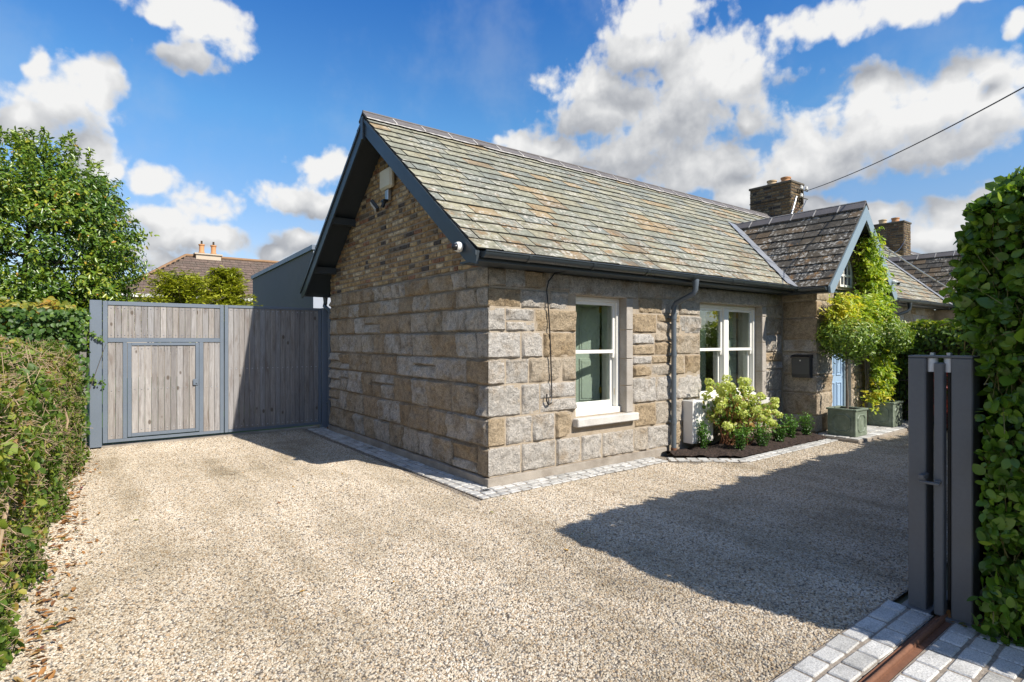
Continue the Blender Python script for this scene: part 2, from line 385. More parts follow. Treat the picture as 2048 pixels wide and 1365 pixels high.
m, nt, b = new_mat('pebble')
oi = nt.nodes.new('ShaderNodeObjectInfo')
co = nt.nodes.new('ShaderNodeNewGeometry').outputs['Position']
c = ramp(nt, oi.outputs['Random'], [(0, (0.45, 0.385, 0.295)), (.16, (0.54, 0.485, 0.395)), (.32, (0.36, 0.285, 0.195)), (.45, (0.49, 0.425, 0.33)), (.60, (0.58, 0.535, 0.46)),
                                    (.71, (0.26, 0.195, 0.125)), (.77, (0.48, 0.405, 0.305)), (.88, (0.31, 0.29, 0.255)), (.95, (0.42, 0.31, 0.195))], 'CONSTANT')
pt = math_n(nt, 'ADD', math_n(nt, 'MULTIPLY', noise_n(nt, co, 0.55, 3, 0.5), 0.55), math_n(nt, 'MULTIPLY', noise_n(nt, co, 1.7, 5, 0.65), 0.45))
mpt = nt.nodes.new('ShaderNodeMapping'); mpt.inputs['Rotation'].default_value = (0, 0, math.radians(10)); mpt.inputs['Scale'].default_value = (2.4, 0.30, 1)
L(nt, co, mpt.inputs[0])
pt = math_n(nt, 'ADD', math_n(nt, 'MULTIPLY', pt, 0.62), math_n(nt, 'MULTIPLY', noise_n(nt, mpt.outputs[0], 1.0, 4, 0.6), 0.38))
c = mix(nt, 1.0, c, ramp(nt, pt, [(0.38, (0.62, 0.58, 0.50)), (0.46, (0.92, 0.89, 0.83)), (0.53, (1.10, 1.08, 1.05)), (0.62, (1.26, 1.25, 1.24))]), 'MULTIPLY')
L(nt, c, b.inputs['Base Color']); b.inputs['Roughness'].default_value = 0.85

m, nt, b = new_mat('sett_granite')
co = obj_co(nt); r = attr(nt)
c = ramp(nt, r, [(0, (0.44, 0.43, 0.40)), (1, (0.62, 0.61, 0.58))])
c = mix(nt, 1.0, c, ramp(nt, noise_n(nt, co, 120.0, 3, 0.8), [(0.32, 0.5), (0.5, 0.98), (0.7, 1.25)]), 'MULTIPLY')
c = mix(nt, 1.0, c, ramp(nt, noise_n(nt, co, 5.0, 6, 0.7), [(0.32, 0.62), (0.5, 0.95), (0.7, 1.10)]), 'MULTIPLY')
L(nt, c, b.inputs['Base Color']); b.inputs['Roughness'].default_value = 0.8
bump(nt, b, noise_n(nt, co, 45.0, 5, 0.7), 0.5, 0.008)
m, nt, b = new_mat('sett_joint')
co = obj_co(nt)
c = ramp(nt, noise_n(nt, co, 40.0, 5, 0.7), [(0.3, (0.20, 0.16, 0.12)), (0.7, (0.38, 0.33, 0.27))])
L(nt, c, b.inputs['Base Color']); b.inputs['Roughness'].default_value = 0.95
bump(nt, b, noise_n(nt, co, 90.0, 4, 0.7), 0.6, 0.01)

m, nt, b = new_mat('mulch')
co = obj_co(nt)
c = ramp(nt, noise_n(nt, co, 35.0, 6, 0.75), [(0.3, (0.012, 0.008, 0.006)), (0.55, (0.05, 0.03, 0.022)), (0.75, (0.12, 0.075, 0.05))])
L(nt, c, b.inputs['Base Color']); b.inputs['Roughness'].default_value = 0.95
bump(nt, b, noise_n(nt, co, 45.0, 6, 0.75), 1.0, 0.03)

m, nt, b = new_mat('lawn_green')
co = obj_co(nt)
c = ramp(nt, noise_n(nt, co, 60.0, 5, 0.7), [(0.3, (0.02, 0.05, 0.01)), (0.7, (0.09, 0.18, 0.03))])
L(nt, c, b.inputs['Base Color']); b.inputs['Roughness'].default_value = 0.9

m, nt, b = new_mat('field')
co = obj_co(nt)
c = ramp(nt, noise_n(nt, co, 0.3, 6, 0.6), [(0.3, (0.09, 0.10, 0.04)), (0.7, (0.17, 0.15, 0.09))])
L(nt, c, b.inputs['Base Color']); b.inputs['Roughness'].default_value = 0.95

# glass: reflects the garden, lets the shutters behind show through
m = bpy.data.materials.new('glass'); m.use_nodes = True; MATS['glass'] = m
nt = m.node_tree; nt.nodes.clear()
o = nt.nodes.new('ShaderNodeOutputMaterial'); t = nt.nodes.new('ShaderNodeBsdfTransparent'); gl = nt.nodes.new('ShaderNodeBsdfGlossy')
t.inputs[0].default_value = (0.86, 0.92, 0.88, 1); gl.inputs['Roughness'].default_value = 0.012
fr = nt.nodes.new('ShaderNodeLayerWeight'); fr.inputs[0].default_value = 0.5
mx = nt.nodes.new('ShaderNodeMixShader')
L(nt, math_n(nt, 'MULTIPLY_ADD', math_n(nt, 'POWER', fr.outputs['Facing'], 2.5), 0.9, 0.13, clamp=True), mx.inputs[0])
L(nt, t.outputs[0], mx.inputs[1]); L(nt, gl.outputs[0], mx.inputs[2]); L(nt, mx.outputs[0], o.inputs[0])

m, nt, b = new_mat('dark_glass')
b.inputs['Base Color'].default_value = (0.02, 0.025, 0.03, 1); b.inputs['Roughness'].default_value = 0.05

# foliage
def leaf_mat(name, stops, rough=0.42, trans=0.28, spec=0.5, interp='LINEAR'):
    m, nt, b = new_mat(name)
    r = attr(nt)
    c = ramp(nt, r, stops, interp)
    L(nt, c, b.inputs['Base Color']); b.inputs['Roughness'].default_value = rough
    b.inputs['Specular IOR Level'].default_value = spec
    tr = nt.nodes.new('ShaderNodeBsdfTranslucent')
    L(nt, mix(nt, 1.0, c, (1.5, 1.5, 0.7), 'MULTIPLY'), tr.inputs[0])
    mx = nt.nodes.new('ShaderNodeMixShader'); mx.inputs[0].default_value = trans
    L(nt, b.outputs[0], mx.inputs[1]); L(nt, tr.outputs[0], mx.inputs[2])
    L(nt, mx.outputs[0], nt.nodes['Material Output'].inputs[0])
leaf_mat('tree_leaf', [(0, (0.04, 0.095, 0.010)), (0.4, (0.095, 0.175, 0.016)), (0.72, (0.20, 0.27, 0.022)), (0.92, (0.36, 0.35, 0.035)), (1, (0.46, 0.22, 0.04))], 0.32, 0.18)
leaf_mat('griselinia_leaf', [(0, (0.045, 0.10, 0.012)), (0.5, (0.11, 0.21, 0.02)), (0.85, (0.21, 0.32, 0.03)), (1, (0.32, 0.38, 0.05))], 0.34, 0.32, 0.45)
leaf_mat('bramble_leaf', [(0, (0.05, 0.10, 0.014)), (0.35, (0.12, 0.20, 0.025)), (0.65, (0.22, 0.28, 0.035)), (0.83, (0.36, 0.34, 0.06)), (0.93, (0.40, 0.24, 0.08)), (1, (0.32, 0.12, 0.04))], 0.55, 0.32)
leaf_mat('ivy_leaf', [(0, (0.03, 0.075, 0.010)), (0.6, (0.08, 0.16, 0.02)), (1, (0.18, 0.25, 0.03))], 0.5)
leaf_mat('creeper_leaf', [(0, (0.14, 0.18, 0.02)), (0.35, (0.32, 0.28, 0.03)), (0.65, (0.42, 0.22, 0.03)), (1, (0.40, 0.10, 0.02))], 0.5)
leaf_mat('conifer_spray', [(0, (0.14, 0.20, 0.015)), (0.5, (0.30, 0.34, 0.025)), (1, (0.48, 0.44, 0.035))], 0.6)
leaf_mat('wisteria_leaf', [(0, (0.12, 0.22, 0.015)), (0.5, (0.28, 0.40, 0.035)), (0.82, (0.46, 0.52, 0.05)), (1, (0.62, 0.55, 0.05))], 0.45, 0.38)
leaf_mat('bay_leaf', [(0, (0.07, 0.125, 0.016)), (0.5, (0.17, 0.27, 0.032)), (0.85, (0.33, 0.40, 0.06)), (1, (0.40, 0.36, 0.08))], 0.38)
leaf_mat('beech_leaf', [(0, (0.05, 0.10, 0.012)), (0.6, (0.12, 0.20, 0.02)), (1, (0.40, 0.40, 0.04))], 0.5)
leaf_mat('box_leaf', [(0, (0.03, 0.09, 0.012)), (0.6, (0.09, 0.22, 0.022)), (1, (0.22, 0.42, 0.04))], 0.4)
leaf_mat('hydrangea_leaf', [(0, (0.06, 0.13, 0.015)), (0.5, (0.16, 0.26, 0.035)), (0.85, (0.28, 0.36, 0.05)), (1, (0.36, 0.18, 0.06))], 0.5)
leaf_mat('hydrangea_flower', [(0, (0.40, 0.46, 0.09)), (0.6, (0.56, 0.62, 0.16)), (1, (0.70, 0.70, 0.34))], 0.6, 0.3)
leaf_mat('red_leaf', [(0, (0.10, 0.015, 0.015)), (1, (0.30, 0.05, 0.04))], 0.45)
leaf_mat('dead_leaf', [(0, (0.20, 0.09, 0.035)), (0.4, (0.36, 0.17, 0.05)), (0.7, (0.42, 0.25, 0.10)), (0.9, (0.10, 0.14, 0.03)), (1, (0.16, 0.04, 0.05))], 0.7, 0.15)
leaf_mat('shed_leaf', [(0, (0.36, 0.17, 0.05)), (0.5, (0.45, 0.28, 0.06)), (0.8, (0.12, 0.22, 0.03)), (1, (0.30, 0.10, 0.04))], 0.7, 0.15)

# ------------------------------------------------------------------ object helpers
def link(name, mesh, mat, parent=None):
    o = bpy.data.objects.new(name, mesh)
    if mat is not None: mesh.materials.append(MATS[mat])
    COL.objects.link(o)
    if parent is not None: o.parent = parent
    return o

def tag(o, label, cat, group=None):
    o['label'] = label; o['category'] = cat
    if group: o['group'] = group
    return o

def structure(o):
    o['kind'] = 'structure'; return o

def thing(name, label, cat, loc=(0, 0, 0), rz=0.0, group=None):
    o = bpy.data.objects.new(name, None); o.empty_display_size = 0.1
    COL.objects.link(o); o.location = loc; o.rotation_euler = (0, 0, rz)
    return tag(o, label, cat, group)

def copy_tree(o, parent=None):
    c = o.copy(); COL.objects.link(c)
    if parent is not None: c.parent = parent
    for ch in list(o.children): copy_tree(ch, c)
    return c

class MB:
    """collects vertices and faces of one mesh, one random number per piece"""
    def __init__(s): s.v = []; s.f = []; s.r = []; s.sm = []; s.mi = []; s.cur = 0
    def add(s, vs, fs, rnd=None, sm=False):
        b0 = len(s.v); rnd = random.random() if rnd is None else rnd
        s.v += [tuple(v) for v in vs]; s.r += [rnd] * len(vs)
        s.f += [tuple(b0 + i for i in f) for f in fs]; s.sm += [sm] * len(fs); s.mi += [s.cur] * len(fs)
        return s
    def box(s, x0, x1, y0, y1, z0, z1, rnd=None, M=None, c=0.0):
        """box, with bevelled vertical and horizontal edges when c > 0"""
        if c > 0:
            vs = []
            xs, ys, zs = (x0, x1), (y0, y1), (z0, z1)
            idx = {}
            for ix in (0, 1):
                for iy in (0, 1):
                    for iz in (0, 1):
                        X = xs[ix]; Y = ys[iy]; Z = zs[iz]
                        dx = c if ix == 0 else -c; dy = c if iy == 0 else -c; dz = c if iz == 0 else -c
                        for ax, p in enumerate(((X, Y + dy, Z + dz), (X + dx, Y, Z + dz), (X + dx, Y + dy, Z))):
                            idx[(ix, iy, iz, ax)] = len(vs); vs.append(p)
            fs = []
            q = lambda *k: idx[k]
            for i in (0, 1):
                fs.append((q(i,0,0,0), q(i,1,0,0), q(i,1,1,0), q(i,0,1,0)))
                fs.append((q(0,i,0,1), q(1,i,0,1), q(1,i,1,1), q(0,i,1,1)))
                fs.append((q(0,0,i,2), q(1,0,i,2), q(1,1,i,2), q(0,1,i,2)))
            for i in (0, 1):
                for j in (0, 1):
                    fs.append((q(i,j,0,0), q(i,j,1,0), q(i,j,1,1), q(i,j,0,1)))
                    fs.append((q(i,0,j,0), q(i,1,j,0), q(i,1,j,2), q(i,0,j,2)))
                    fs.append((q(0,i,j,1), q(1,i,j,1), q(1,i,j,2), q(0,i,j,2)))
                    for k in (0, 1):
                        fs.append((q(i,j,k,0), q(i,j,k,1), q(i,j,k,2)))
        else:
            vs = [(x, y, z) for x in (x0, x1) for y in (y0, y1) for z in (z0, z1)]
            fs = [(0,1,3,2),(4,6,7,5),(0,4,5,1),(2,3,7,6),(0,2,6,4),(1,5,7,3)]
        if M is not None: vs = [M @ Vector(v) for v in vs]
        return s.add(vs, fs, rnd)
    def tube(s, pts, rad, n=8, rnd=None, cap=True):
        pts = [Vector(p) for p in pts]
        vs = []; fs = []
        rads = rad if isinstance(rad, (list, tuple)) else [rad] * len(pts)
        prev = None
        for i, p in enumerate(pts):
            t = (pts[min(i + 1, len(pts) - 1)] - pts[max(i - 1, 0)]).normalized()
            if prev is None:
                a = Vector((0, 0, 1)) if abs(t.z) < 0.9 else Vector((1, 0, 0))
                u = t.cross(a).normalized()
            else:
                u = (prev - t * prev.dot(t)).normalized()
            prev = u; w = t.cross(u)
            for k in range(n):
                a = 2 * math.pi * k / n
                vs.append(p + (u * math.cos(a) + w * math.sin(a)) * rads[i])
        for i in range(len(pts) - 1):
            for k in range(n):
                k2 = (k + 1) % n
                fs.append((i * n + k, i * n + k2, (i + 1) * n + k2, (i + 1) * n + k))
        if cap:
            fs.append(tuple(range(n - 1, -1, -1))); fs.append(tuple((len(pts) - 1) * n + k for k in range(n)))
        return s.add(vs, fs, rnd, True)
    def lathe(s, prof, loc=(0, 0, 0), n=20, rnd=None, M=None):
        vs = []; fs = []
        for (r, z) in prof:
            for k in range(n):
                a = 2 * math.pi * k / n
                v = Vector((r * math.cos(a), r * math.sin(a), z))
                if M is not None: v = M @ v
                vs.append(v + Vector(loc))
        for i in range(len(prof) - 1):
            for k in range(n):
                k2 = (k + 1) % n
                fs.append((i * n + k, i * n + k2, (i + 1) * n + k2, (i + 1) * n + k))
        fs.append(tuple(range(n - 1, -1, -1))); fs.append(tuple((len(prof) - 1) * n + k for k in range(n)))
        return s.add(vs, fs, rnd, True)
    def prism(s, poly, d, rnd=None):
        """polygon of 3D points extruded by vector d"""
        n = len(poly); d = Vector(d)
        vs = [Vector(p) for p in poly] + [Vector(p) + d for p in poly]
        fs = [tuple(range(n - 1, -1, -1)), tuple(range(n, 2 * n))] + [(i, (i + 1) % n, n + (i + 1) % n, n + i) for i in range(n)]
        return s.add(vs, fs, rnd)
    def build(s, name, mat, parent=None, loc=None, fix=True):
        me = bpy.data.meshes.new(name)
        me.from_pydata(s.v, [], s.f)
        a = me.attributes.new('rnd', 'FLOAT', 'POINT'); a.data.foreach_set('value', np.array(s.r, dtype=np.float32))
        me.polygons.foreach_set('use_smooth', s.sm); me.polygons.foreach_set('material_index', s.mi)
        me.update()
        if fix:
            import bmesh
            bm = bmesh.new(); bm.from_mesh(me); bmesh.ops.recalc_face_normals(bm, faces=bm.faces); bm.to_mesh(me); bm.free()
        if any(s.sm): me.set_sharp_from_angle(angle=math.radians(42))
        if isinstance(mat, tuple):
            for q in mat[:-1]: me.materials.append(MATS[q])
            mat = mat[-1]
        o = link(name, me, mat, parent)
        if loc: o.location = loc
        return o

def fast_mesh(name, V, F4, R, mat, parent=None, smooth_f=False):
    """numpy mesh of quads"""
    me = bpy.data.meshes.new(name)
    nf = len(F4)
    me.vertices.add(len(V)); me.vertices.foreach_set('co', np.ascontiguousarray(V, dtype=np.float32).ravel())
    me.loops.add(nf * 4); me.loops.foreach_set('vertex_index', np.ascontiguousarray(F4, dtype=np.int32).ravel())
    me.polygons.add(nf); me.polygons.foreach_set('loop_start', np.arange(0, nf * 4, 4, dtype=np.int32))
    if smooth_f: me.polygons.foreach_set('use_smooth', np.ones(nf, dtype=bool))
    a = me.attributes.new('rnd', 'FLOAT', 'POINT'); a.data.foreach_set('value', np.ascontiguousarray(R, dtype=np.float32))
    me.update(calc_edges=True); me.validate()
    return link(name, me, mat, parent)

def unit(a): return a / np.maximum(np.linalg.norm(a, axis=-1, keepdims=True), 1e-9)

def leaves(name, mat, parent, P, Nrm, size, aspect=0.55, spread=0.9, droop=0.0, fold=0.25, R=None, svar=0.35, up=0.0, width2=0.8):
    """one mesh of folded six point leaves at points P that face roughly along Nrm"""
    P = np.asarray(P, float); n = len(P)
    nn = unit(np.asarray(Nrm, float) + RNG.normal(0, spread * 0.55, (n, 3)) + np.array([0, 0, up]))
    t = RNG.normal(0, 1, (n, 3)); t[:, 2] -= droop * 2
    t = unit(t - nn * np.sum(t * nn, 1, keepdims=True))
    w = np.cross(nn, t)
    s = (size * (1 + RNG.uniform(-svar, svar, n)))[:, None]
    hw = s * aspect * 0.5; fz = nn * hw * fold * 2
    v = np.stack([P, P + t * s * .28 + w * hw * width2 + fz * width2, P + t * s * .68 + w * hw * 0.92 + fz * .9 - nn * s * .03, P + t * s - nn * s * .10,
                  P + t * s * .68 - w * hw * 0.92 + fz * .9 - nn * s * .03, P + t * s * .28 - w * hw * width2 + fz * width2], 1).reshape(-1, 3)
    i = np.arange(n)[:, None] * 6
    F = np.concatenate([i + np.array([[0, 1, 2, 3]]), i + np.array([[0, 3, 4, 5]])], 0)
    R = RNG.uniform(0, 1, n) if R is None else R
    return fast_mesh(name, v, F, np.repeat(np.clip(R, 0, 1), 6), mat, parent)

def oval_leaves(name, mat, parent, P, Nrm, size, aspect, spread, R, fold=.10):
    """one mesh of smooth edged oval leaves with a midrib"""
    P = np.asarray(P, float); n = len(P)
    nn = unit(np.asarray(Nrm, float) + RNG.normal(0, spread * 0.55, (n, 3)))
    t = RNG.normal(0, 1, (n, 3)); t[:, 2] += .25
    t = unit(t - nn * np.sum(t * nn, 1, keepdims=True)); w = np.cross(nn, t)
    s = (size * (1 + RNG.uniform(-.4, .4, n)))[:, None]; hw = s * aspect * .5
    T = np.array([0, .10, .32, .60, .85, 1.0]); W = np.array([.05, .58, .98, .96, .55, .02])
    curl = RNG.uniform(-.10, .22, n)[:, None]
    rows = []
    for a, b in zip(T, W):
        c = P + t * s * a - nn * s * curl * a * a
        rows += [c + w * hw * b + nn * hw * b * fold * 2, c, c - w * hw * b + nn * hw * b * fold * 2]
    v = np.stack(rows, 1).reshape(-1, 3)
    i = np.arange(n)[:, None] * 18
    F = np.concatenate([i + np.array([[3 * k + q, 3 * k + 3 + q, 3 * k + 4 + q, 3 * k + 1 + q]]) for k in range(5) for q in (0, 1)], 0)
    return fast_mesh(name, v, F, np.repeat(np.clip(R, 0, 1), 18), mat, parent, True)

def twigs(name, mat, parent, A, B, rad):
    """one mesh of thin three sided twigs from A to B"""
    A = np.asarray(A, float); B = np.asarray(B, float); n = len(A)
    t = unit(B - A); u = unit(np.cross(t, RNG.normal(0, 1, (n, 3)))); w = np.cross(t, u)
    rr = np.broadcast_to(np.asarray(rad, float), (n,))[:, None]
    ring = [u, -0.5 * u + 0.87 * w, -0.5 * u - 0.87 * w]
    v = np.stack([A + k * rr for k in ring] + [B + k * rr * 0.5 for k in ring], 1).reshape(-1, 3)
    i = np.arange(n)[:, None] * 6
    F = np.concatenate([i + np.array([[0, 1, 4, 3]]), i + np.array([[1, 2, 5, 4]]), i + np.array([[2, 0, 3, 5]])], 0)
    return fast_mesh(name, v, F, np.repeat(RNG.uniform(0, 1, n), 6), mat, parent)

def fbm(P, scale, seed=0.0, octv=3):
    return np.array([noise.fractal(Vector((p[0] * scale + seed, p[1] * scale - seed, p[2] * scale)), 0.8, 2.1, octv) for p in P])

# ------------------------------------------------------------------ ground
def sheet(name, mat, poly, z):
    me = bpy.data.meshes.new(name); me.from_pydata([(x, y, z) for x, y in poly], [], [tuple(range(len(poly)))])
    return structure(link(name, me, mat))
sheet('ground', 'field', [(-250, -250), (250, -250), (250, 250), (-250, 250)], -0.03)
sheet('lawn', 'lawn_green', [(-9, 5.62), (-0.05, 5.62), (-0.05, 30), (-9, 30)], -0.012)

def gravel_z(x, y):
    z = 0.012 * noise.fractal(Vector((x * 0.9, y * 0.9, 3.1)), 0.9, 2.0, 3)
    # soft wheel scoop and low heap in front of the gable
    d = math.hypot((x + 1.15) / 0.55, (y - 1.2) / 0.8)
    z += 0.045 * math.exp(-d * d * 1.1)
    for (ax, ay, bx, by) in ((-0.9, -3.6, -0.5, 1.0), (-2.2, -3.6, -1.7, 4.0)):
        vx, vy = bx - ax, by - ay
        t = max(0, min(1, ((x - ax) * vx + (y - ay) * vy) / (vx * vx + vy * vy)))
        e = math.hypot(x - ax - vx * t, y - ay - vy * t)
        z -= 0.012 * math.exp(-(e / 0.16) ** 2)
    edge = min(1.0, max(0.0, min(abs(x), 9) * 2))
    return z - 0.004

def gravel_patch():
    xs = np.linspace(-4.6, 10.5, 152); ys = np.linspace(-3.72, 5.36, 92)
    V = [(x, y, gravel_z(x, y)) for y in ys for x in xs]
    nx = len(xs); F = [(j * nx + i, j * nx + i + 1, (j + 1) * nx + i + 1, (j + 1) * nx + i) for j in range(len(ys) - 1) for i in range(nx - 1)]
    # leave out what lies under the house
    F = [f for f in F if not (V[f[0]][0] > 0.25 and V[f[0]][1] > 0.25)]
    return V, F
V, F = gravel_patch()
me = bpy.data.meshes.new('driveway'); me.from_pydata(V, [], F)
me.polygons.foreach_set('use_smooth', [True] * len(F))
drive = structure(link('driveway', me, 'gravel_bed'))
sheet('street_apron', 'gravel_bed', [(-12, -12), (12, -12), (12, -5.2), (-12, -5.2)], -0.008)

def in_setts(x, y):
    if -0.34 < x < 0.3 and -0.36 < y < 5.4: return True
    if -0.34 < x < 2.75 and -0.40 < y: return True
    if x >= 2.6 and x < 3.5 and y > -0.40 - (x - 2.6) * 0.72: return True
    if 3.5 <= x < 6.15 and y > -1.05: return True
    if x >= 6.1 and y > -1.33: return True
    return False

def pebbles():
    # the loose stones are real: a scatter of small stones over the parts of the drive near enough to see them
    xs = np.arange(-4.4, 9.6, 0.16); ys = np.arange(-3.71, 5.30, 0.16)
    cell = 0.16
    vs = []; fs = []; dens = []
    cx, cy = -3.525, -5.084
    for x in xs:
        for y in ys:
            if in_setts(x + cell * .5, y + cell * .5): continue
            dx = x - cx; dy = y - cy
            dep = dx * fwd.x + dy * fwd.y; lat = abs(dx * fwd.y - dy * fwd.x)
            if dep < 1.6 or lat > dep * 0.98 + 0.5: continue
            b0 = len(vs)
            for (px, py) in ((x, y), (x + cell, y), (x + cell, y + cell), (x, y + cell)):
                vs.append((px, py, gravel_z(px, py)))
            fs.append((b0, b0 + 1, b0 + 2, b0 + 3))
            d = 7600 if dep < 6 else 7600 * max(0.42, 1 - (dep - 6) * 0.14)
            dens += [d] * 4
    me = bpy.data.meshes.new('gravel_stones'); me.from_pydata(vs, [], fs)
    a = me.attributes.new('dens', 'FLOAT', 'POINT'); a.data.foreach_set('value', np.array(dens, dtype=np.float32))
    o = link('gravel', me, 'pebble'); o['kind'] = 'stuff'
    o['label'] = 'loose pale beige gravel stones covering the drive'
    ng = bpy.data.node_groups.new('scatter_stones', 'GeometryNodeTree')
    ng.interface.new_socket('Geometry', in_out='INPUT', socket_type='NodeSocketGeometry')
    ng.interface.new_socket('Geometry', in_out='OUTPUT', socket_type='NodeSocketGeometry')
    gi = ng.nodes.new('NodeGroupInput'); go = ng.nodes.new('NodeGroupOutput')
    dp = ng.nodes.new('GeometryNodeDistributePointsOnFaces')
    na = ng.nodes.new('GeometryNodeInputNamedAttribute'); na.data_type = 'FLOAT'; na.inputs['Name'].default_value = 'dens'
    ng.links.new(gi.outputs[0], dp.inputs['Mesh'])
    ng.links.new(na.outputs['Attribute'], dp.inputs['Density'])
    ico = ng.nodes.new('GeometryNodeMeshIcoSphere'); ico.inputs['Radius'].default_value = 0.0080; ico.inputs['Subdivisions'].default_value = 1
    sm = ng.nodes.new('GeometryNodeSetMaterial'); sm.inputs['Material'].default_value = MATS['pebble']
    ng.links.new(ico.outputs[0], sm.inputs[0])
    ip = ng.nodes.new('GeometryNodeInstanceOnPoints')
    rr = ng.nodes.new('FunctionNodeRandomValue'); rr.data_type = 'FLOAT_VECTOR'
    rr.inputs[0].default_value = (-0.5, -0.5, 0); rr.inputs[1].default_value = (0.5, 0.5, 6.28)
    rs = ng.nodes.new('FunctionNodeRandomValue'); rs.data_type = 'FLOAT_VECTOR'
    rs.inputs[0].default_value = (0.75, 0.5, 0.42); rs.inputs[1].default_value = (1.55, 1.1, 0.95); rs.inputs['Seed'].default_value = 5
    ng.links.new(dp.outputs[0], ip.inputs['Points']); ng.links.new(sm.outputs[0], ip.inputs['Instance'])
    ng.links.new(rr.outputs[0], ip.inputs['Rotation']); ng.links.new(rs.outputs[0], ip.inputs['Scale'])
    ng.links.new(ip.outputs[0], go.inputs[0])
    md = o.modifiers.new('scatter', 'NODES'); md.node_group = ng
pebbles()

# setts: low blocks laid in rows, one sheet of jointing under them
def setts(name, quads, z=0.012):
    """quads: list of (origin, u dir, v dir, length u, count v, size u, size v)"""
    mb = MB(); base = MB()
    for (o, u, v, L_, nv, su, sv) in quads:
        o = Vector((*o, 0)); u = Vector((*u, 0)).normalized(); v = Vector((*v, 0)).normalized()
        for j in range(nv):
            a = -random.random() * su * 0.6
            while a < L_:
                w = su * random.uniform(0.85, 1.15)
                a0, a1 = max(a, 0), min(a + w, L_)
                if a1 - a0 > 0.03:
                    g = random.uniform(.006, .012)
                    p = o + u * (a0 + g) + v * (j * sv + g)
                    M = Matrix.Translation(p) @ Matrix(((u.x, v.x, 0, 0), (u.y, v.y, 0, 0), (0, 0, 1, 0), (0, 0, 0, 1))) @ Matrix.Rotation(random.uniform(-.035, .035), 4, 'Z')
                    dz = random.uniform(-0.003, 0.003)
                    mb.box(0, a1 - a0 - 2 * g, 0, sv - 2 * g, -0.03, z + dz, M=M, c=0.006)
                a += w
        base.add([o + Vector((0, 0, z - .008)), o + u * L_ + Vector((0, 0, z - .008)), o + u * L_ + v * nv * sv + Vector((0, 0, z - .008)), o + v * nv * sv + Vector((0, 0, z - .008))], [(0, 1, 2, 3)])
    s = structure(mb.build(name, 'sett_granite'))
    structure(base.build('path_bedding', 'sett_joint'))
setts('cobbled_path', [((-0.33, -0.36), (1, 0), (0, 1), 3.0, 3, 0.15, 0.107),
                        ((-0.33, -0.039), (0, 1), (1, 0), 5.35, 3, 0.15, 0.107),
                        ((2.67, -0.365), (0.80, -0.66), (0.66, 0.80), 1.02, 2, 0.16, 0.105),
                        ((3.47, -1.04), (1, 0.01), (0, 1), 2.72, 2, 0.17, 0.105)])
setts('pavement', [((-4.6, -3.945), (1, 0), (0, 1), 5.0, 2, 0.17, 0.12),
                        ((-4.6, -5.0), (1, 0), (0, 1), 5.1, 8, 0.17, 0.12)], z=0.016)
mb = MB(); mb.box(-4.6, 4.2, -4.005, -3.98, 0.004, 0.014); mb.tube([(-4.6, -3.9925, 0.018), (4.2, -3.9925, 0.018)], 0.013, 10)
rail = tag(mb.build('gate_rail', 'rust'), 'rusty steel rail set in the ground between rows of granite setts', 'rail')
mb = MB(); mb.box(-4.6, 0.9, -4.035, -3.95, -0.03, 0.004); mb.build('channel', 'rust', rail)
# door step paving
mb = MB()
mb.box(6.12, 9.4, -1.31, -0.55, -0.03, 0.045, c=0.01)
structure(mb.build('door_step', 'concrete'))
setts('step_paving', [((6.13, -1.30), (1, 0), (0, 1), 3.25, 4, 0.24, 0.175)], z=0.06)
# kerb under the gate
mb = MB(); mb.box(-3.5, -0.1, 5.36, 5.56, -0.02, 0.018, c=0.004); structure(mb.build('gate_kerb', 'concrete'))
# planting bed
def bed():
    out = [(2.95, -0.06), (3.05, -0.40), (3.62, -0.84), (6.12, -0.83), (6.24, -0.06)]
    vs = []; fs = []
    xs = np.linspace(2.9, 6.24, 80); ys = np.linspace(-0.86, -0.03, 26)
    for y in ys:
        for x in xs:
            yl = -0.40 - (x - 3.05) * 0.775 if x < 3.62 else -0.845
            yy = max(y, yl)
            vs.append((x, yy, 0.022 + 0.035 * noise.fractal(Vector((x * 5, yy * 5, 0)), 0.8, 2, 4) + 0.05 * math.sin(math.pi * min(1, max(0, (yy - yl) / (-0.03 - yl + 1e-6))))))
    nx = len(xs)
    fs = [(j * nx + i, j * nx + i + 1, (j + 1) * nx + i + 1, (j + 1) * nx + i) for j in range(len(ys) - 1) for i in range(nx - 1)]
    me = bpy.data.meshes.new('planting_bed'); me.from_pydata(vs, [], fs)
    structure(link('soil', me, 'mulch'))
bed()

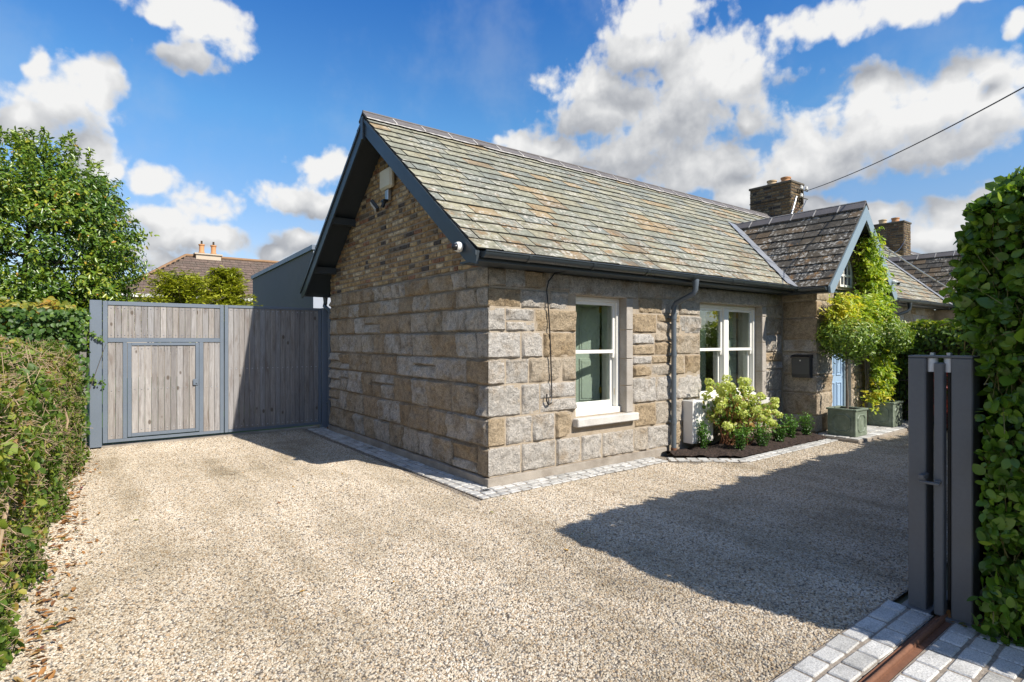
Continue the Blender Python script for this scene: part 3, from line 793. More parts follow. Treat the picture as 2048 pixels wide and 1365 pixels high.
# ------------------------------------------------------------------ masonry
def rock_face(mb, O, U, Nn, w, h, rnd, amp=0.018, p=0.017, corner_l=False, corner_r=False, step=0.024):
    """rough rock faced block: a displaced grid whose rim falls back to the mortar; O lower left corner on the wall plane"""
    def axis(n, cl, cr):
        m = max(4, int(n / step))
        t = [0.0, min(.007, n * .1)] + [0.02 + (n - 0.04) * k / m for k in range(m + 1)] + [n - min(.007, n * .1), n]
        return t
    us = axis(w, corner_l, corner_r); vs_ = axis(h, False, False)
    sx = random.uniform(0, 100)
    tx, ty = random.uniform(-.5, .5) * amp * 1.6, random.uniform(-.5, .5) * amp * 1.6
    vs = []
    for v in vs_:
        for u in us:
            dl = 1e9 if corner_l else u
            dr = 1e9 if corner_r else w - u
            e = min(dl, dr, v, h - v)
            k = min(1.0, e / 0.022); k = k * (2 - k)
            ec = min(u if corner_l else 1e9, (w - u) if corner_r else 1e9)
            kc = min(1.0, ec / 0.05)
            P = O + U * u + Vector((0, 0, v))
            q = P * 1.0
            nz = noise.fractal(Vector((q.x * 7 + sx, q.y * 7, q.z * 7)), 0.75, 2.1, 4)
            cr = abs(noise.noise(Vector((q.x * 5 + sx, q.y * 5 + 9, q.z * 5)))) 
            d = -0.004 + k * (p + kc * k * (amp * nz * 0.9 - amp * 1.4 * cr + amp * .35 + tx * (u / w - .5) * 2 + ty * (v / h - .5) * 2))
            if k >= 1: d = max(d, p * .45 + amp * .12 * nz)
            if kc < 1 and e > .02: d = d * kc + (p - 0.004) * (1 - kc)
            # rim wobble
            wob = 0.006 * noise.noise(Vector((q.x * 14, q.y * 14, q.z * 14))) if not (corner_l and u == 0 or corner_r and u == w) else 0
            vs.append(P + Nn * d + Vector((0, 0, wob)) + U * (wob * (1 if e < .03 else 0)))
    nu = len(us); fs = []
    for j in range(len(vs_) - 1):
        for i in range(nu - 1):
            fs.append((j * nu + i, j * nu + i + 1, (j + 1) * nu + i + 1, (j + 1) * nu + i))
    if U.cross(Vector((0, 0, 1))).dot(Nn) < 0: fs = [f[::-1] for f in fs]
    mb.add(vs, fs, rnd, True)

def dark_bias(): return random.random()

def stone_rows(mb, O, U, Nn, rows, x0, x1, holes=(), quoin=None, quoin_end=None, wmin=0.28, wmax=0.62, split=0.22, step=0.024, amp=(.010, .022), p=.017):
    """courses of blocks between x0 and x1 leaving out the holes (xa, xb, za, zb); quoin: list of (rnd, long?) per row"""
    G = 0.008
    for ri in range(len(rows) - 1):
        z0, z1 = rows[ri], rows[ri + 1]
        cuts = sorted([(a, b_) for (a, b_, za, zb) in holes if za < z1 - 0.03 and zb > z0 + 0.03])
        spans = []; a = x0
        for (ca, cb) in cuts:
            if ca > a + 0.02: spans.append((a, ca))
            a = max(a, cb)
        if a < x1 - 0.02: spans.append((a, x1))
        for si, (s0, s1) in enumerate(spans):
            x = s0; first = True
            while x < s1 - 0.02:
                w = random.uniform(wmin, wmax)
                rnd = random.random(); cl = False
                if quoin is not None and x == x0:
                    rnd, lng = quoin[ri]; w = 0.46 if lng else 0.24; cl = True
                if s1 - (x + w) < wmin * 0.7: w = s1 - x
                cr = quoin_end is not None and abs(x + w - x1) < 1e-6
                parts = [(z0, z1)]
                if not cl and not cr and z1 - z0 > 0.24 and random.random() < split:
                    zm = z0 + (z1 - z0) * random.uniform(.38, .62); parts = [(z0, zm), (zm, z1)]
                for (pa, pb) in parts:
                    gl = 0 if cl else G; gr = 0 if cr else G
                    rock_face(mb, O + U * (x + gl) + Vector((0, 0, pa + G)), U, Nn, w - gl - gr, pb - pa - 2 * G, rnd,
                              amp=random.uniform(*amp), p=p, corner_l=cl, corner_r=cr, step=step)
                    rnd = random.random()
                x += w

ROWS = [0.10, 0.427, 0.751, 1.11, 1.40, 1.705, 1.975, 2.20, 2.42]
QUOIN = [(random.random(), i % 2 == 0) for i in range(8)]
X_, Y_, Z_ = Vector((1, 0, 0)), Vector((0, 1, 0)), Vector((0, 0, 1))
EAVE_Y, EAVE_Z, PITCH, RIDGE_Y = -0.36, 2.53, 0.775, 2.5
def roof_z(y): return EAVE_Z + PITCH * (min(y, 2 * RIDGE_Y - y) - EAVE_Y)
RIDGE_Z = roof_z(RIDGE_Y)

cottage = thing('stone_cottage', 'granite cottage with brick gable, mossy slate roof and small porch over a pale blue door', 'cottage')
W1 = (1.30, 2.21, 0.65, 2.17)
W2 = (3.86, 5.60, 0.65, 2.18)
T = 0.16     # stone face to window frame

def wall_core(mb, x0, x1, z0, z1, y0, y1, holes):
    xs = sorted({x0, x1, *[h[0] for h in holes], *[h[1] for h in holes]}); zs = sorted({z0, z1, *[h[2] for h in holes], *[h[3] for h in holes]})
    # strips between holes only, butted
    for a, b_ in zip(xs[:-1], xs[1:]):
        za = z0
        for h in sorted([h for h in holes if h[0] <= a and h[1] >= b_], key=lambda q: q[2]):
            if h[2] > za: mb.box(a, b_, y0, y1, za, h[2])
            za = h[3]
        if za < z1: mb.box(a, b_, y0, y1, za, z1)

# front wall: mortar bed, stones, lintels
mb = MB(); wall_core(mb, 0.006, 6.30, 0.0, 2.62, 0.0, 0.40, [W1, W2]); mb.build('front_wall', 'mortar', cottage)
mb = MB()
LINT = [(1.18, 2.46, 2.17, 2.42), (3.72, 5.75, 2.18, 2.42)]
SILLH = [(1.24, 2.38, 0.53, 0.65), (3.78, 5.72, 0.53, 0.65)]
JAMB = []
for wdw in (W1, W2):
    JAMB.append((wdw[1], wdw[1] + 0.13, 0.65, wdw[3]))
holes = [(a, b_, za, zb) for (a, b_, za, zb) in [W1, W2] + LINT + SILLH + JAMB]
# courses follow the photograph's heights; the courses beside a window are broken again into smaller stones
stone_rows(mb, Vector((0, 0, 0)), X_, -Y_, ROWS, -0.02, 6.26, holes, quoin=QUOIN, split=0.18, wmin=.28, wmax=.64, amp=(.014, .030), p=.022)
mb.build('granite_block', 'granite', cottage)
for (a, b_, za, zb) in LINT:
    mb = MB()
    rock_face(mb, Vector((a + .006, 0, za)), X_, -Y_, b_ - a - .012, zb - za - .01, random.random(), amp=0.010, p=0.026)
    mb.build('lintel', 'granite', cottage)
for j in JAMB:                      # dressed jamb stones down the lit side of each opening
    z = j[2]
    while z < j[3] - .05:
        h = random.uniform(.3, .5)
        if j[3] - z - h < .15: h = j[3] - z
        mb = MB(); mb.box(j[0] - .002, j[1] - .008, -0.022, 0.10, z + .004, z + h - .004, c=.006)
        mb.build('jamb_stone', 'dressed_stone', cottage)
        z += h
# thin brick course under the eaves
def brick_rows(mb, O, U, Nn, z0, z1, span, pitch=0.076, depth=0.012, lens=(0.21, 0.105)):
    z = z0; k = 0
    while z + pitch * .7 < z1:
        a, b_ = span(z + pitch * .5)
        x = a - random.random() * .1
        while x < b_:
            l = lens[0] if random.random() < .62 else lens[1]
            l *= random.uniform(.9, 1.08)
            x0, x1 = max(x, a), min(x + l, b_)
            if x1 - x0 > 0.035:
                pr = depth * random.uniform(.3, 1.0); g = random.uniform(.006, .010); dz = random.uniform(-.003, .003)
                c = .006
                zz0, zz1 = z + .011 + dz, z + pitch - .011 + dz
                P = [(x0 + g, zz0), (x1 - g, zz0), (x1 - g, zz1), (x0 + g, zz1)]
                P = [(u + random.uniform(-.004, .004), v + random.uniform(-.003, .003)) for u, v in P]
                Q = [(P[0][0] + c, P[0][1] + c), (P[1][0] - c, P[1][1] + c), (P[2][0] - c, P[2][1] - c), (P[3][0] + c, P[3][1] - c)]
                vs = [O + U * u + Z_ * v - Nn * .004 for u, v in P] + [O + U * u + Z_ * v + Nn * pr for u, v in Q]
                fs = [(4, 5, 6, 7)] + [(i, (i + 1) % 4, 4 + (i + 1) % 4, 4 + i) for i in range(4)]
                if U.cross(Z_).dot(Nn) < 0: fs = [f[::-1] for f in fs]
                mb.add(vs, fs)
            x += l
        z += pitch; k += 1
mb = MB(); brick_rows(mb, Vector((0, 0, 0)), X_, -Y_, 2.425, 2.62, lambda z: (0.0, 6.25)); mb.build('eaves_brickwork', 'dark_brick', cottage)
# plinth
mb = MB(); mb.box(-0.045, 3.02, -0.045, 0.02, -0.03, 0.10, c=.006); mb.box(-0.045, 0.02, 0.021, 5.0, -0.03, 0.098, c=.006); mb.build('plinth', 'concrete', cottage)

# gable wall
mb = MB()
mb.prism([(0.004, 0.003, 0), (0.004, 5.0, 0), (0.004, 5.0, roof_z(5.0) - .09), (0.004, 2.5, RIDGE_Z - .09), (0.004, 0.003, roof_z(0) - .09)], (0.35, 0, 0))
mb.build('gable_wall', 'brick_mortar', cottage)
mb = MB()
stone_rows(mb, Vector((0, 0, 0)), Y_, -X_, ROWS, -0.02, 4.98, [], quoin=[(r_, not l_) for r_, l_ in QUOIN], split=0.12, wmin=.30, wmax=.70, amp=(.016, .034), p=.034)
mb.build('gable_block', 'weathered_granite', cottage)
def gspan(z):
    y = (z - EAVE_Z + .10) / PITCH + EAVE_Y
    return (max(0.0, y), min(5.0, 5.0 - y))
mb = MB(); brick_rows(mb, Vector((0, 0, 0)), Y_, -X_, 2.425, RIDGE_Z - .1, gspan, pitch=0.074, lens=(.20, .10)); mb.build('gable_brickwork', 'brick', cottage)
# back and inner walls, ceiling and floor so that the rooms are rooms
mb = MB(); mb.box(0.36, 10.9, 4.7, 5.0, 0, 2.62); mb.build('back_wall', 'mortar', cottage)
mb = MB()
mb.box(0.36, 0.40, 0.41, 4.69, 0, 2.44); mb.box(3.0, 3.1, 0.41, 4.69, 0, 2.44); mb.box(6.2, 6.28, 0.41, 4.69, 0, 2.44); mb.box(0.41, 6.19, 3.6, 3.7, 0, 2.44)
mb.box(0.36, 6.28, 0.40, 4.7, 2.45, 2.5); mb.build('room_lining', 'room_paint', cottage)
mb = MB(); mb.box(0.41, 6.19, 0.41, 4.68, 0.02, 0.10); mb.build('room_floor', 'room_floor', cottage)

# sash windows
def sash_window(parent, x0, x1, z0, z1, lights):
    y = T - 0.05
    fw = 0.055
    fr = MB()
    fr.box(x0, x0 + fw, y, y + .13, z0 + .075, z1 - fw, c=.004); fr.box(x1 - fw, x1, y, y + .13, z0 + .075, z1 - fw, c=.004)
    fr.box(x0, x1, y, y + .13, z1 - fw, z1, c=.004); fr.box(x0, x1, y - .03, y + .13, z0, z0 + .075, c=.004)
    n = len(lights)
    for (a, b_) in lights[:-1]:
        fr.box(b_, b_ + 0.13, y - .008, y + .13, z0 + .075, z1 - fw, c=.006)
    w = fr.build('window', 'white_paint', parent)
    zm = (z0 + z1) / 2 + .05
    for (a, b_) in lights:
        for up in (True, False):
            s = MB(); yy = y + (.03 if up else .075)
            za, zb = (zm - .022, z1 - fw) if up else (z0 + .075, zm + .022)
            t = .042; tb = .045 if up else .085
            s.box(a, a + t, yy, yy + .04, za + tb, zb - .045, c=.003); s.box(b_ - t, b_, yy, yy + .04, za + tb, zb - .045, c=.003)
            s.box(a, b_, yy, yy + .04, za, za + tb, c=.003); s.box(a, b_, yy, yy + .04, zb - .045, zb, c=.003)
            if up:                 # sash horns
                for xx in (a, b_ - t):
                    s.prism([(xx, yy - .001, za), (xx, yy + .041, za), (xx, yy + .034, za - .06), (xx, yy + .006, za - .06)], (t, 0, 0))
            so = s.build('sash', 'white_paint', w)
            p = MB(); p.box(a + t - .004, b_ - t + .004, yy + .018, yy + .022, za + tb - .004, zb - .041); p.build('pane', 'glass', w)
    return w
win1 = sash_window(cottage, W1[0], W1[1] , W1[2], W1[3], [(W1[0] + .056, W1[1] - .056)])
xm = (W2[0] + W2[1]) / 2
win2 = sash_window(cottage, W2[0], W2[1], W2[2], W2[3], [(W2[0] + .056, xm - .065), (xm + .065, W2[1] - .056)])
win1['label'] = 'white single sash window nearest the gable corner'
win2['label'] = 'white paired sash window behind the hydrangea'
for (w, a, b_) in ((win1, 1.25, 2.37), (win2, 3.79, 5.70)):
    s = MB(); s.box(a, b_, -0.10, T - .085, 0.545, 0.648, c=.012); s.build('sill', 'pale_stone', w)
# folded panelled shutters inside, with brass hinges
def shutter(x, y0, w, z0, z1, ang):
    M = Matrix.Translation((x, y0, 0)) @ Matrix.Rotation(math.radians(ang), 4, 'Z')
    s = MB()
    s.box(0, w, 0, .03, z0, z1, M=M, c=.003)
    for (a, b_) in ((z0 + .08, z0 + (z1 - z0) * .46), (z0 + (z1 - z0) * .52, z1 - .08)):
        s.box(.05, w - .05, -.012, .0005, a, b_, M=M, c=.006); s.box(.08, w - .08, -.020, -.011, a + .03, b_ - .03, M=M, c=.005)
    o = s.build('shutter', 'white_paint', cottage)
    for z in (z0 + .18, z0 + .72, z1 - .75, z1 - .15):
        h = MB(); h.box(w - .01, w + .03, -.012, .012, z, z + .085, M=M); h.tube([M @ Vector((w + .01, -.014, z)), M @ Vector((w + .01, -.014, z + .085))], .008, 8); h.build('hinge', 'brass', o)
for (x, z1) in ((W1[1] - .02, 2.14), (W2[1] - .02, 2.15)):
    shutter(x - .015, .405, .24, .70, z1, -90); shutter(x - .36, .56, .36, .70, z1, -21)
shutter(xm - .30, .56, .32, .70, 2.15, -12)

# slates -----------------------------------------------------------------
def slates(mb, O, U, V, Nn, v_len, rng, ex=0.212, wd=0.40, th=0.014, seed=0):
    """rows of overlapping slates; rng(v) gives the interval along U at height v up the slope"""
    nrow = int(math.ceil(v_len / ex))
    for j in range(nrow):
        v0 = j * ex; v1 = min(v0 + ex * 1.55, v_len)
        a, b_ = rng(v0 + ex * .5)
        if b_ <= a: continue
        x = a - (wd * .5 if j % 2 else 0) - random.uniform(0, .05)
        while x < b_:
            w = wd * random.uniform(.78, 1.2)
            x0, x1 = max(x, a), min(x + w, b_)
            if x1 - x0 > .04:
                g = .006
                jz = random.uniform(-.006, .007); jz2 = random.uniform(-.006, .007); lift = random.uniform(0, .004)
                up0 = 0.030 + lift; up1 = 0.006; rk = random.uniform(-.005, .005)
                t = th * random.uniform(.8, 1.3)
                sk = random.uniform(-.006, .006)
                B = [(x0 + g + sk, v0 + jz, up0), (x1 - g + sk, v0 + jz2, up0 + rk), (x1 - g, v1, up1), (x0 + g, v1, up1)]
                vs = [O + U * u + V * v + Nn * n for u, v, n in B] + [O + U * u + V * v + Nn * (n - t) for u, v, n in B]
                fs = [(0, 1, 2, 3), (7, 6, 5, 4), (0, 4, 5, 1), (1, 5, 6, 2), (3, 2, 6, 7), (0, 3, 7, 4)]
                mb.add(vs, fs[:2] + fs[4:5]); b0 = len(mb.v) - 8
                for q in (fs[2], fs[3], fs[5]): mb.f.append(tuple(b0 + i for i in q)); mb.sm.append(False); mb.mi.append(1)
            x += w
VERGE = -0.42
def main_roof(parent, xa, xb, mat='slate', both=True):
    sl = math.hypot(1, PITCH)
    vlen = (RIDGE_Y - EAVE_Y) * sl
    mb = MB()
    Vf = Vector((0, 1, PITCH)) / sl; Nf = Vector((0, -PITCH, 1)) / sl
    slates(mb, Vector((0, EAVE_Y - .03, EAVE_Z - .03 * PITCH)), X_, Vf, Nf, vlen + .03, lambda v: (xa, xb))
    Vb = Vector((0, -1, PITCH)) / sl; Nb = Vector((0, PITCH, 1)) / sl
    slates(mb, Vector((0, 5 - EAVE_Y + .03, EAVE_Z - .03 * PITCH)), X_, Vb, Nb, vlen + .03, lambda v: (xa, xb))
    roof = mb.build('roof', (mat, 'slate_edge'), parent)
    # boarded deck under the slates
    d = MB(); t = -0.05
    x0, x1 = xa + .012, xb - .012
    d.prism([(x0, EAVE_Y + .02, roof_z(EAVE_Y) - .022), (x0, 2.5, RIDGE_Z - .028), (x0, 5 - EAVE_Y - .02, roof_z(EAVE_Y) - .022), (x0, 5 - EAVE_Y - .02, roof_z(EAVE_Y) - .07), (x0, 2.5, RIDGE_Z - .075), (x0, EAVE_Y + .02, roof_z(EAVE_Y) - .07)], (x1 - x0, 0, 0))
    d.build('roof_deck', 'charcoal_paint', roof)
    # ridge tiles bedded in pale mortar
    r = MB(); x = xa - .01
    while x < xb:
        l = .46
        x2 = min(x + l, xb)
        for s_ in (-1, 1):
            P = [Vector((x + .004, 2.5, RIDGE_Z + .075)), Vector((x + .004, 2.5 + s_ * .135, RIDGE_Z + .075 - .135 * .80)), Vector((x2 - .004, 2.5 + s_ * .135, RIDGE_Z + .075 - .135 * .80)), Vector((x2 - .004, 2.5, RIDGE_Z + .075))]
            r.add(P + [p - Vector((0, s_ * .012, .016)) for p in P], [(0, 1, 2, 3), (4, 7, 6, 5), (0, 4, 5, 1), (1, 5, 6, 2), (2, 6, 7, 3), (3, 7, 4, 0)])
        x = x2
    r.tube([(xa, 2.5, RIDGE_Z + .072), (xb, 2.5, RIDGE_Z + .072)], .022, 8)
    r.build('ridge_tile', 'ridge_clay', roof)
    r = MB()
    for s_ in (-1, 1):
        n = int((xb - xa) / .08); top = []; bot = []
        for k in range(n + 1):
            x = xa + (xb - xa) * k / n; e = .158 + .045 * noise.noise(Vector((x * 3, s_, 0))) + .022 * noise.noise(Vector((x * 9, s_, 2)))
            top.append((x, 2.5 + s_ * .10, RIDGE_Z + .068 - .10 * .80 + .004)); bot.append((x, 2.5 + s_ * e, RIDGE_Z - e * PITCH + .058))
        r.add(top + bot, [(k, k + 1, n + 2 + k, n + 1 + k) for k in range(n)], sm=True)
    x = xa + .45
    while x < xb:
        for s_ in (-1, 1):
            P = [Vector((x - .012, 2.5, RIDGE_Z + .083)), Vector((x - .012, 2.5 + s_ * .145, RIDGE_Z + .083 - .145 * .80)), Vector((x + .014, 2.5 + s_ * .145, RIDGE_Z + .083 - .145 * .80)), Vector((x + .014, 2.5, RIDGE_Z + .083))]
            r.add(P + [p - Vector((0, 0, .02)) for p in P], [(0, 1, 2, 3), (4, 7, 6, 5), (0, 4, 5, 1), (1, 5, 6, 2), (2, 6, 7, 3), (3, 7, 4, 0)])
        x += .46
    r.build('ridge_mortar', 'mortar_pale', roof, fix=False)
    return roof
m, nt, b = new_mat('mortar_pale')
co = obj_co(nt); c = ramp(nt, noise_n(nt, co, 14.0, 5, 0.65), [(0.3, (0.24, 0.22, 0.20)), (0.7, (0.50, 0.48, 0.45))])
L(nt, c, b.inputs['Base Color']); b.inputs['Roughness'].default_value = 0.95
roof = main_roof(cottage, VERGE, 10.97)

# barge boards, soffit lookouts and finial post
def barge(parent, X, name='bargeboard'):
    for s_ in (0, 1):
        f = (lambda y: y) if s_ == 0 else (lambda y: 5 - y)
        mb = MB()
        ya, yb = EAVE_Y - .02, 2.5 - .03
        za, zb = roof_z(ya + 0) - .02, roof_z(yb) - .02
        za = EAVE_Z + PITCH * (ya - EAVE_Y) - .005; zb = EAVE_Z + PITCH * (yb - EAVE_Y) - .005
        wd = .235
        mb.prism([(X, f(ya), za), (X, f(yb), zb), (X, f(yb), zb - wd), (X, f(ya + .20), za - wd + .14), (X, f(ya + .02), za - wd + .10)], (.03, 0, 0))
        # moulding strip along the upper edge
        mb.prism([(X - .018, f(ya), za + .001), (X - .018, f(yb), zb + .001), (X - .018, f(yb), zb - .05), (X - .018, f(ya), za - .05)], (.017, 0, 0))
        mb.build(name, 'charcoal_paint', parent)
    mb = MB(); mb.box(X - .03, X + .03, 2.5 - .045, 2.5 + .045, RIDGE_Z - .33, RIDGE_Z + .0, c=.008); mb.build('apex_post', 'charcoal_paint', parent)
    for y in (0.25, 1.15, 3.85, 4.75):
        z = roof_z(y) - .12
        mb = MB(); mb.box(X + .035, 0.0, y - .05, y + .05, z - .11, z, c=.004); mb.build('purlin_end', 'charcoal_paint', parent)
barge(cottage, VERGE + .01)
# soffit and fascia along the front
mb = MB(); mb.box(VERGE + .045, 6.05, EAVE_Y + .005, EAVE_Y + .03, EAVE_Z - .125, EAVE_Z - .025); mb.box(VERGE + .045, 6.05, EAVE_Y + .031, 0.0, EAVE_Z - .122, EAVE_Z - .10)
mb.box(VERGE + .045, 10.9, 5 - EAVE_Y - .03, 5 - EAVE_Y - .005, EAVE_Z - .125, EAVE_Z - .025)
mb.build('fascia', 'charcoal_paint', cottage)

def gutter(parent, A, B, out, zt, name='gutter', r=.062, brackets=.95):
    """half round gutter from A to B (2D points), hung on the side out"""
    A = Vector((*A, zt)); B = Vector((*B, zt)); o = Vector((*out, 0)).normalized(); t = (B - A).normalized()
    mb = MB(); n = 12
    vs = []; fs = []
    for P in (A, B):
        for k in range(n + 1):
            a = math.pi * k / n
            vs.append(P + o * (r - r * math.cos(a)) - Z_ * r * math.sin(a))
        for k in range(n + 1):
            a = math.pi * (n - k) / n
            vs.append(P + o * (r - (r - .005) * math.cos(a)) - Z_ * (r - .005) * math.sin(a))
    m_ = 2 * (n + 1)
    for k in range(m_): fs.append((k, (k + 1) % m_, m_ + (k + 1) % m_, m_ + k))
    fs.append(tuple(range(m_ - 1, -1, -1))); fs.append(tuple(range(m_, 2 * m_)))
    mb.add(vs, fs, sm=True)
    mb.tube([A + o * 2 * r, B + o * 2 * r], .008, 8)
    for P in (A, B):               # stop ends
        mb.add([P + o * (r - r * math.cos(math.pi * k / n)) - Z_ * r * math.sin(math.pi * k / n) + t * (.004 if P is A else -.004) for k in range(n + 1)], [tuple(range(n + 1))])
    g = mb.build(name, 'gutter_paint', parent)
    d = brackets * .6; Ln = (B - A).length
    while d < Ln:
        u = MB(); vs = []; fs = []
        for q in (d - .022, d + .022):
            P = A + t * q
            for k in range(n + 1):
                a = math.pi * k / n
                vs.append(P + o * (r - (r + .007) * math.cos(a)) - Z_ * (r + .007) * math.sin(a))
        for k in range(n): fs.append((k, k + 1, n + 2 + k, n + 1 + k))
        u.add(vs, fs, sm=True); u.build('gutter_clip', 'gutter_paint', g, fix=False)
        d += brackets
    return g
GZ = EAVE_Z - .035
gutter(cottage, (VERGE + .05, EAVE_Y), (6.03, EAVE_Y), (0, -1), GZ)
gutter(cottage, (VERGE + .05, 5 - EAVE_Y), (9.0, 5 - EAVE_Y), (0, 1), GZ)
def downpipe(parent, x, z_bot, yw=-0.085, gz=GZ, gy=EAVE_Y - .062, xo=-.03, mat='downpipe_grey'):
    mb = MB()
    mb.lathe([(.045, 0), (.046, -.02), (.042, -.06), (.037, -.10)], (x - xo, gy, gz - .05), 14)
    pts = [(x - xo, gy, gz - .10), (x - xo, gy, gz - .19), (x - xo * .8, gy + .03, gz - .245), (x - xo * .2, yw - .03, gz - .36), (x, yw, gz - .42), (x, yw, gz - .55)]
    mb.tube(pts, .036, 14); mb.tube([(x, yw, gz - .5), (x, yw, z_bot)], .036, 14)
    for z in (gz - .52, 1.45, 0.5):
        mb.tube([(x, yw, z), (x, yw, z - .07)], .042, 14)
        mb.box(x - .055, x + .055, yw + .02, yw + .05, z - .05, z - .02)
    o = mb.build('downpipe', mat, parent)
    c = MB(); c.tube([(x, yw, z_bot - .001), (x, yw, -.03)], .043, 14); c.build('drain_collar', 'rust', o)
    return o
downpipe(cottage, 3.12, 0.09)
downpipe(cottage, 0.02, 0.05, yw=5.0 + .1, gy=5 - EAVE_Y + .062)

# porch ------------------------------------------------------------------
PX, PHW, PEZ, PRZ, PFY, PVY = 7.32, 1.36, 2.50, 3.97, -0.59, -0.95
PP = (PRZ - PEZ) / PHW
DOOR = (6.87, 7.63, 0.05, 2.52)
mb = MB(); wall_core(mb, 6.28, 8.37, 0, 2.56, PFY + .004, PFY + .22, [(DOOR[0], DOOR[1], -.01, DOOR[3])])
mb.box(6.274, 6.28 + .2, PFY + .225, 0.0, 0, 2.5); mb.box(8.17, 8.37, PFY + .225, 0.0, 0, 2.5)
mb.prism([(6.28, PFY + .004, 2.561), (8.37, PFY + .004, 2.561), (PX + .05, PFY + .004, PRZ - .15), (PX - .05, PFY + .004, PRZ - .15)], (0, .18, 0))
mb.build('porch_wall', 'mortar', cottage)
mb = MB()
PR = [0.06, 0.34, 0.72, 1.02, 1.40, 1.62, 2.0, 2.28, 2.52]
pq = [(random.random(), i % 2 == 1) for i in range(8)]
# side wall runs from the front corner back to the main wall; its blocks stand in the course of the corner blocks
stone_rows(mb, Vector((6.27, PFY, 0)), Y_, -X_, PR, -0.02, 0.57, [], quoin=[(a, True) for a, l_ in pq], wmin=.2, wmax=.4, split=.1)
stone_rows(mb, Vector((6.27, PFY, 0)), X_, -Y_, PR, -0.02, 2.10, [(DOOR[0] - 6.27, DOOR[1] - 6.27, 0, 2.56)], quoin=[(a, l_) for a, l_ in pq], wmin=.25, wmax=.5, split=.1)
for k in range(4):
    z = 2.55 + k * .3; hw = (PRZ - .2 - z - .3) / PP
    if hw > .1: stone_rows(mb, Vector((PX, PFY, 0)), X_, -Y_, [z, z + .3], -hw, hw, [(-.27, .27, 2.5, 3.1)], wmin=.15, wmax=.4, split=.1)
mb.build('porch_block', 'weathered_granite', cottage)
# door, frame and arched light
d = MB(); y = PFY + .12
d.box(DOOR[0] + .07, DOOR[1] - .07, y, y + .045, .07, 2.06)
x0, x1 = DOOR[0] + .07, DOOR[1] - .07; xc = (x0 + x1) / 2
for (a, b_) in ((x0 + .07, xc - .035), (xc + .035, x1 - .07)):
    for (za, zb) in ((.22, .86), (.98, 1.92)):
        for (q0, q1, w0, w1) in ((a, b_, za, za + .022), (a, b_, zb - .022, zb), (a, a + .022, za + .022, zb - .022), (b_ - .022, b_, za + .022, zb - .022)):
            d.box(q0, q1, y - .016, y - .0005, w0, w1, c=.004)
        d.box(a + .05, b_ - .05, y - .012, y - .0004, za + .05, zb - .05, c=.005)
door = d.build('door', 'blue_paint', cottage)
h = MB(); h.lathe([(.0, 0), (.018, .0), (.026, .02), (.024, .045), (.0, .055)], (x0 + .05, y, 1.0), 14, M=Matrix.Rotation(math.radians(90), 4, 'X')); h.build('door_knob', 'brass', door)
f = MB()
f.box(DOOR[0], DOOR[0] + .068, y - .03, y + .08, .06, 2.52, c=.004); f.box(DOOR[1] - .068, DOOR[1], y - .03, y + .08, .06, 2.52, c=.004)
f.box(DOOR[0] + .069, DOOR[1] - .069, y - .03, y + .08, 2.065, 2.13, c=.004); f.box(DOOR[0] + .069, DOOR[1] - .069, y - .03, y + .08, 2.455, 2.519, c=.004)
f.build('door_frame', 'trim_paint', cottage)
p = MB(); p.box(DOOR[0] + .07, DOOR[1] - .07, y + .02, y + .03, 2.131, 2.454); p.build('fanlight', 'dark_glass', cottage)
def arch_window(parent, xc, zb, hw, zs, y):
    rise = hw * 1.25
    outl = [(-hw, zb), (hw, zb)] + [(hw * math.cos(math.pi * k / 14), zs + rise * math.sin(math.pi * k / 14)) for k in range(15)]
    inn = [((hw - .035) * (1 if u > 0 else -1) if i < 2 else (hw - .035) * math.cos(math.pi * (i - 2) / 14), (zb + .04) if i < 2 else zs + (rise - .035) * math.sin(math.pi * (i - 2) / 14)) for i, (u, z) in enumerate(outl)]
    mb = MB(); n = len(outl)
    vs = [(xc + u, y, z) for u, z in outl] + [(xc + u, y, z) for u, z in inn] + [(xc + u, y + .05, z) for u, z in outl] + [(xc + u, y + .05, z) for u, z in inn]
    fs = []
    for i in range(n):
        j = (i + 1) % n
        fs += [(i, j, n + j, n + i), (2 * n + i, 3 * n + i, 3 * n + j, 2 * n + j), (i, 2 * n + i, 2 * n + j, j), (n + i, n + j, 3 * n + j, 3 * n + i)]
    mb.add(vs, fs)
    for u in (-hw * .33, hw * .33): mb.box(xc + u - .010, xc + u + .010, y + .008, y + .04, zb + .04, zs + rise * .9)
    for z in (zb + .2, zs): mb.box(xc - hw + .036, xc + hw - .036, y + .012, y + .036, z - .010, z + .010)
    w = mb.build('arched_window', 'white_paint', parent)
    g = MB(); g.prism([(xc + u, y + .03, z) for u, z in inn], (0, .006, 0)); g.build('pane', 'dark_glass', w)
arch_window(cottage, PX + .02, 2.56, .25, 2.78, PFY - .035)

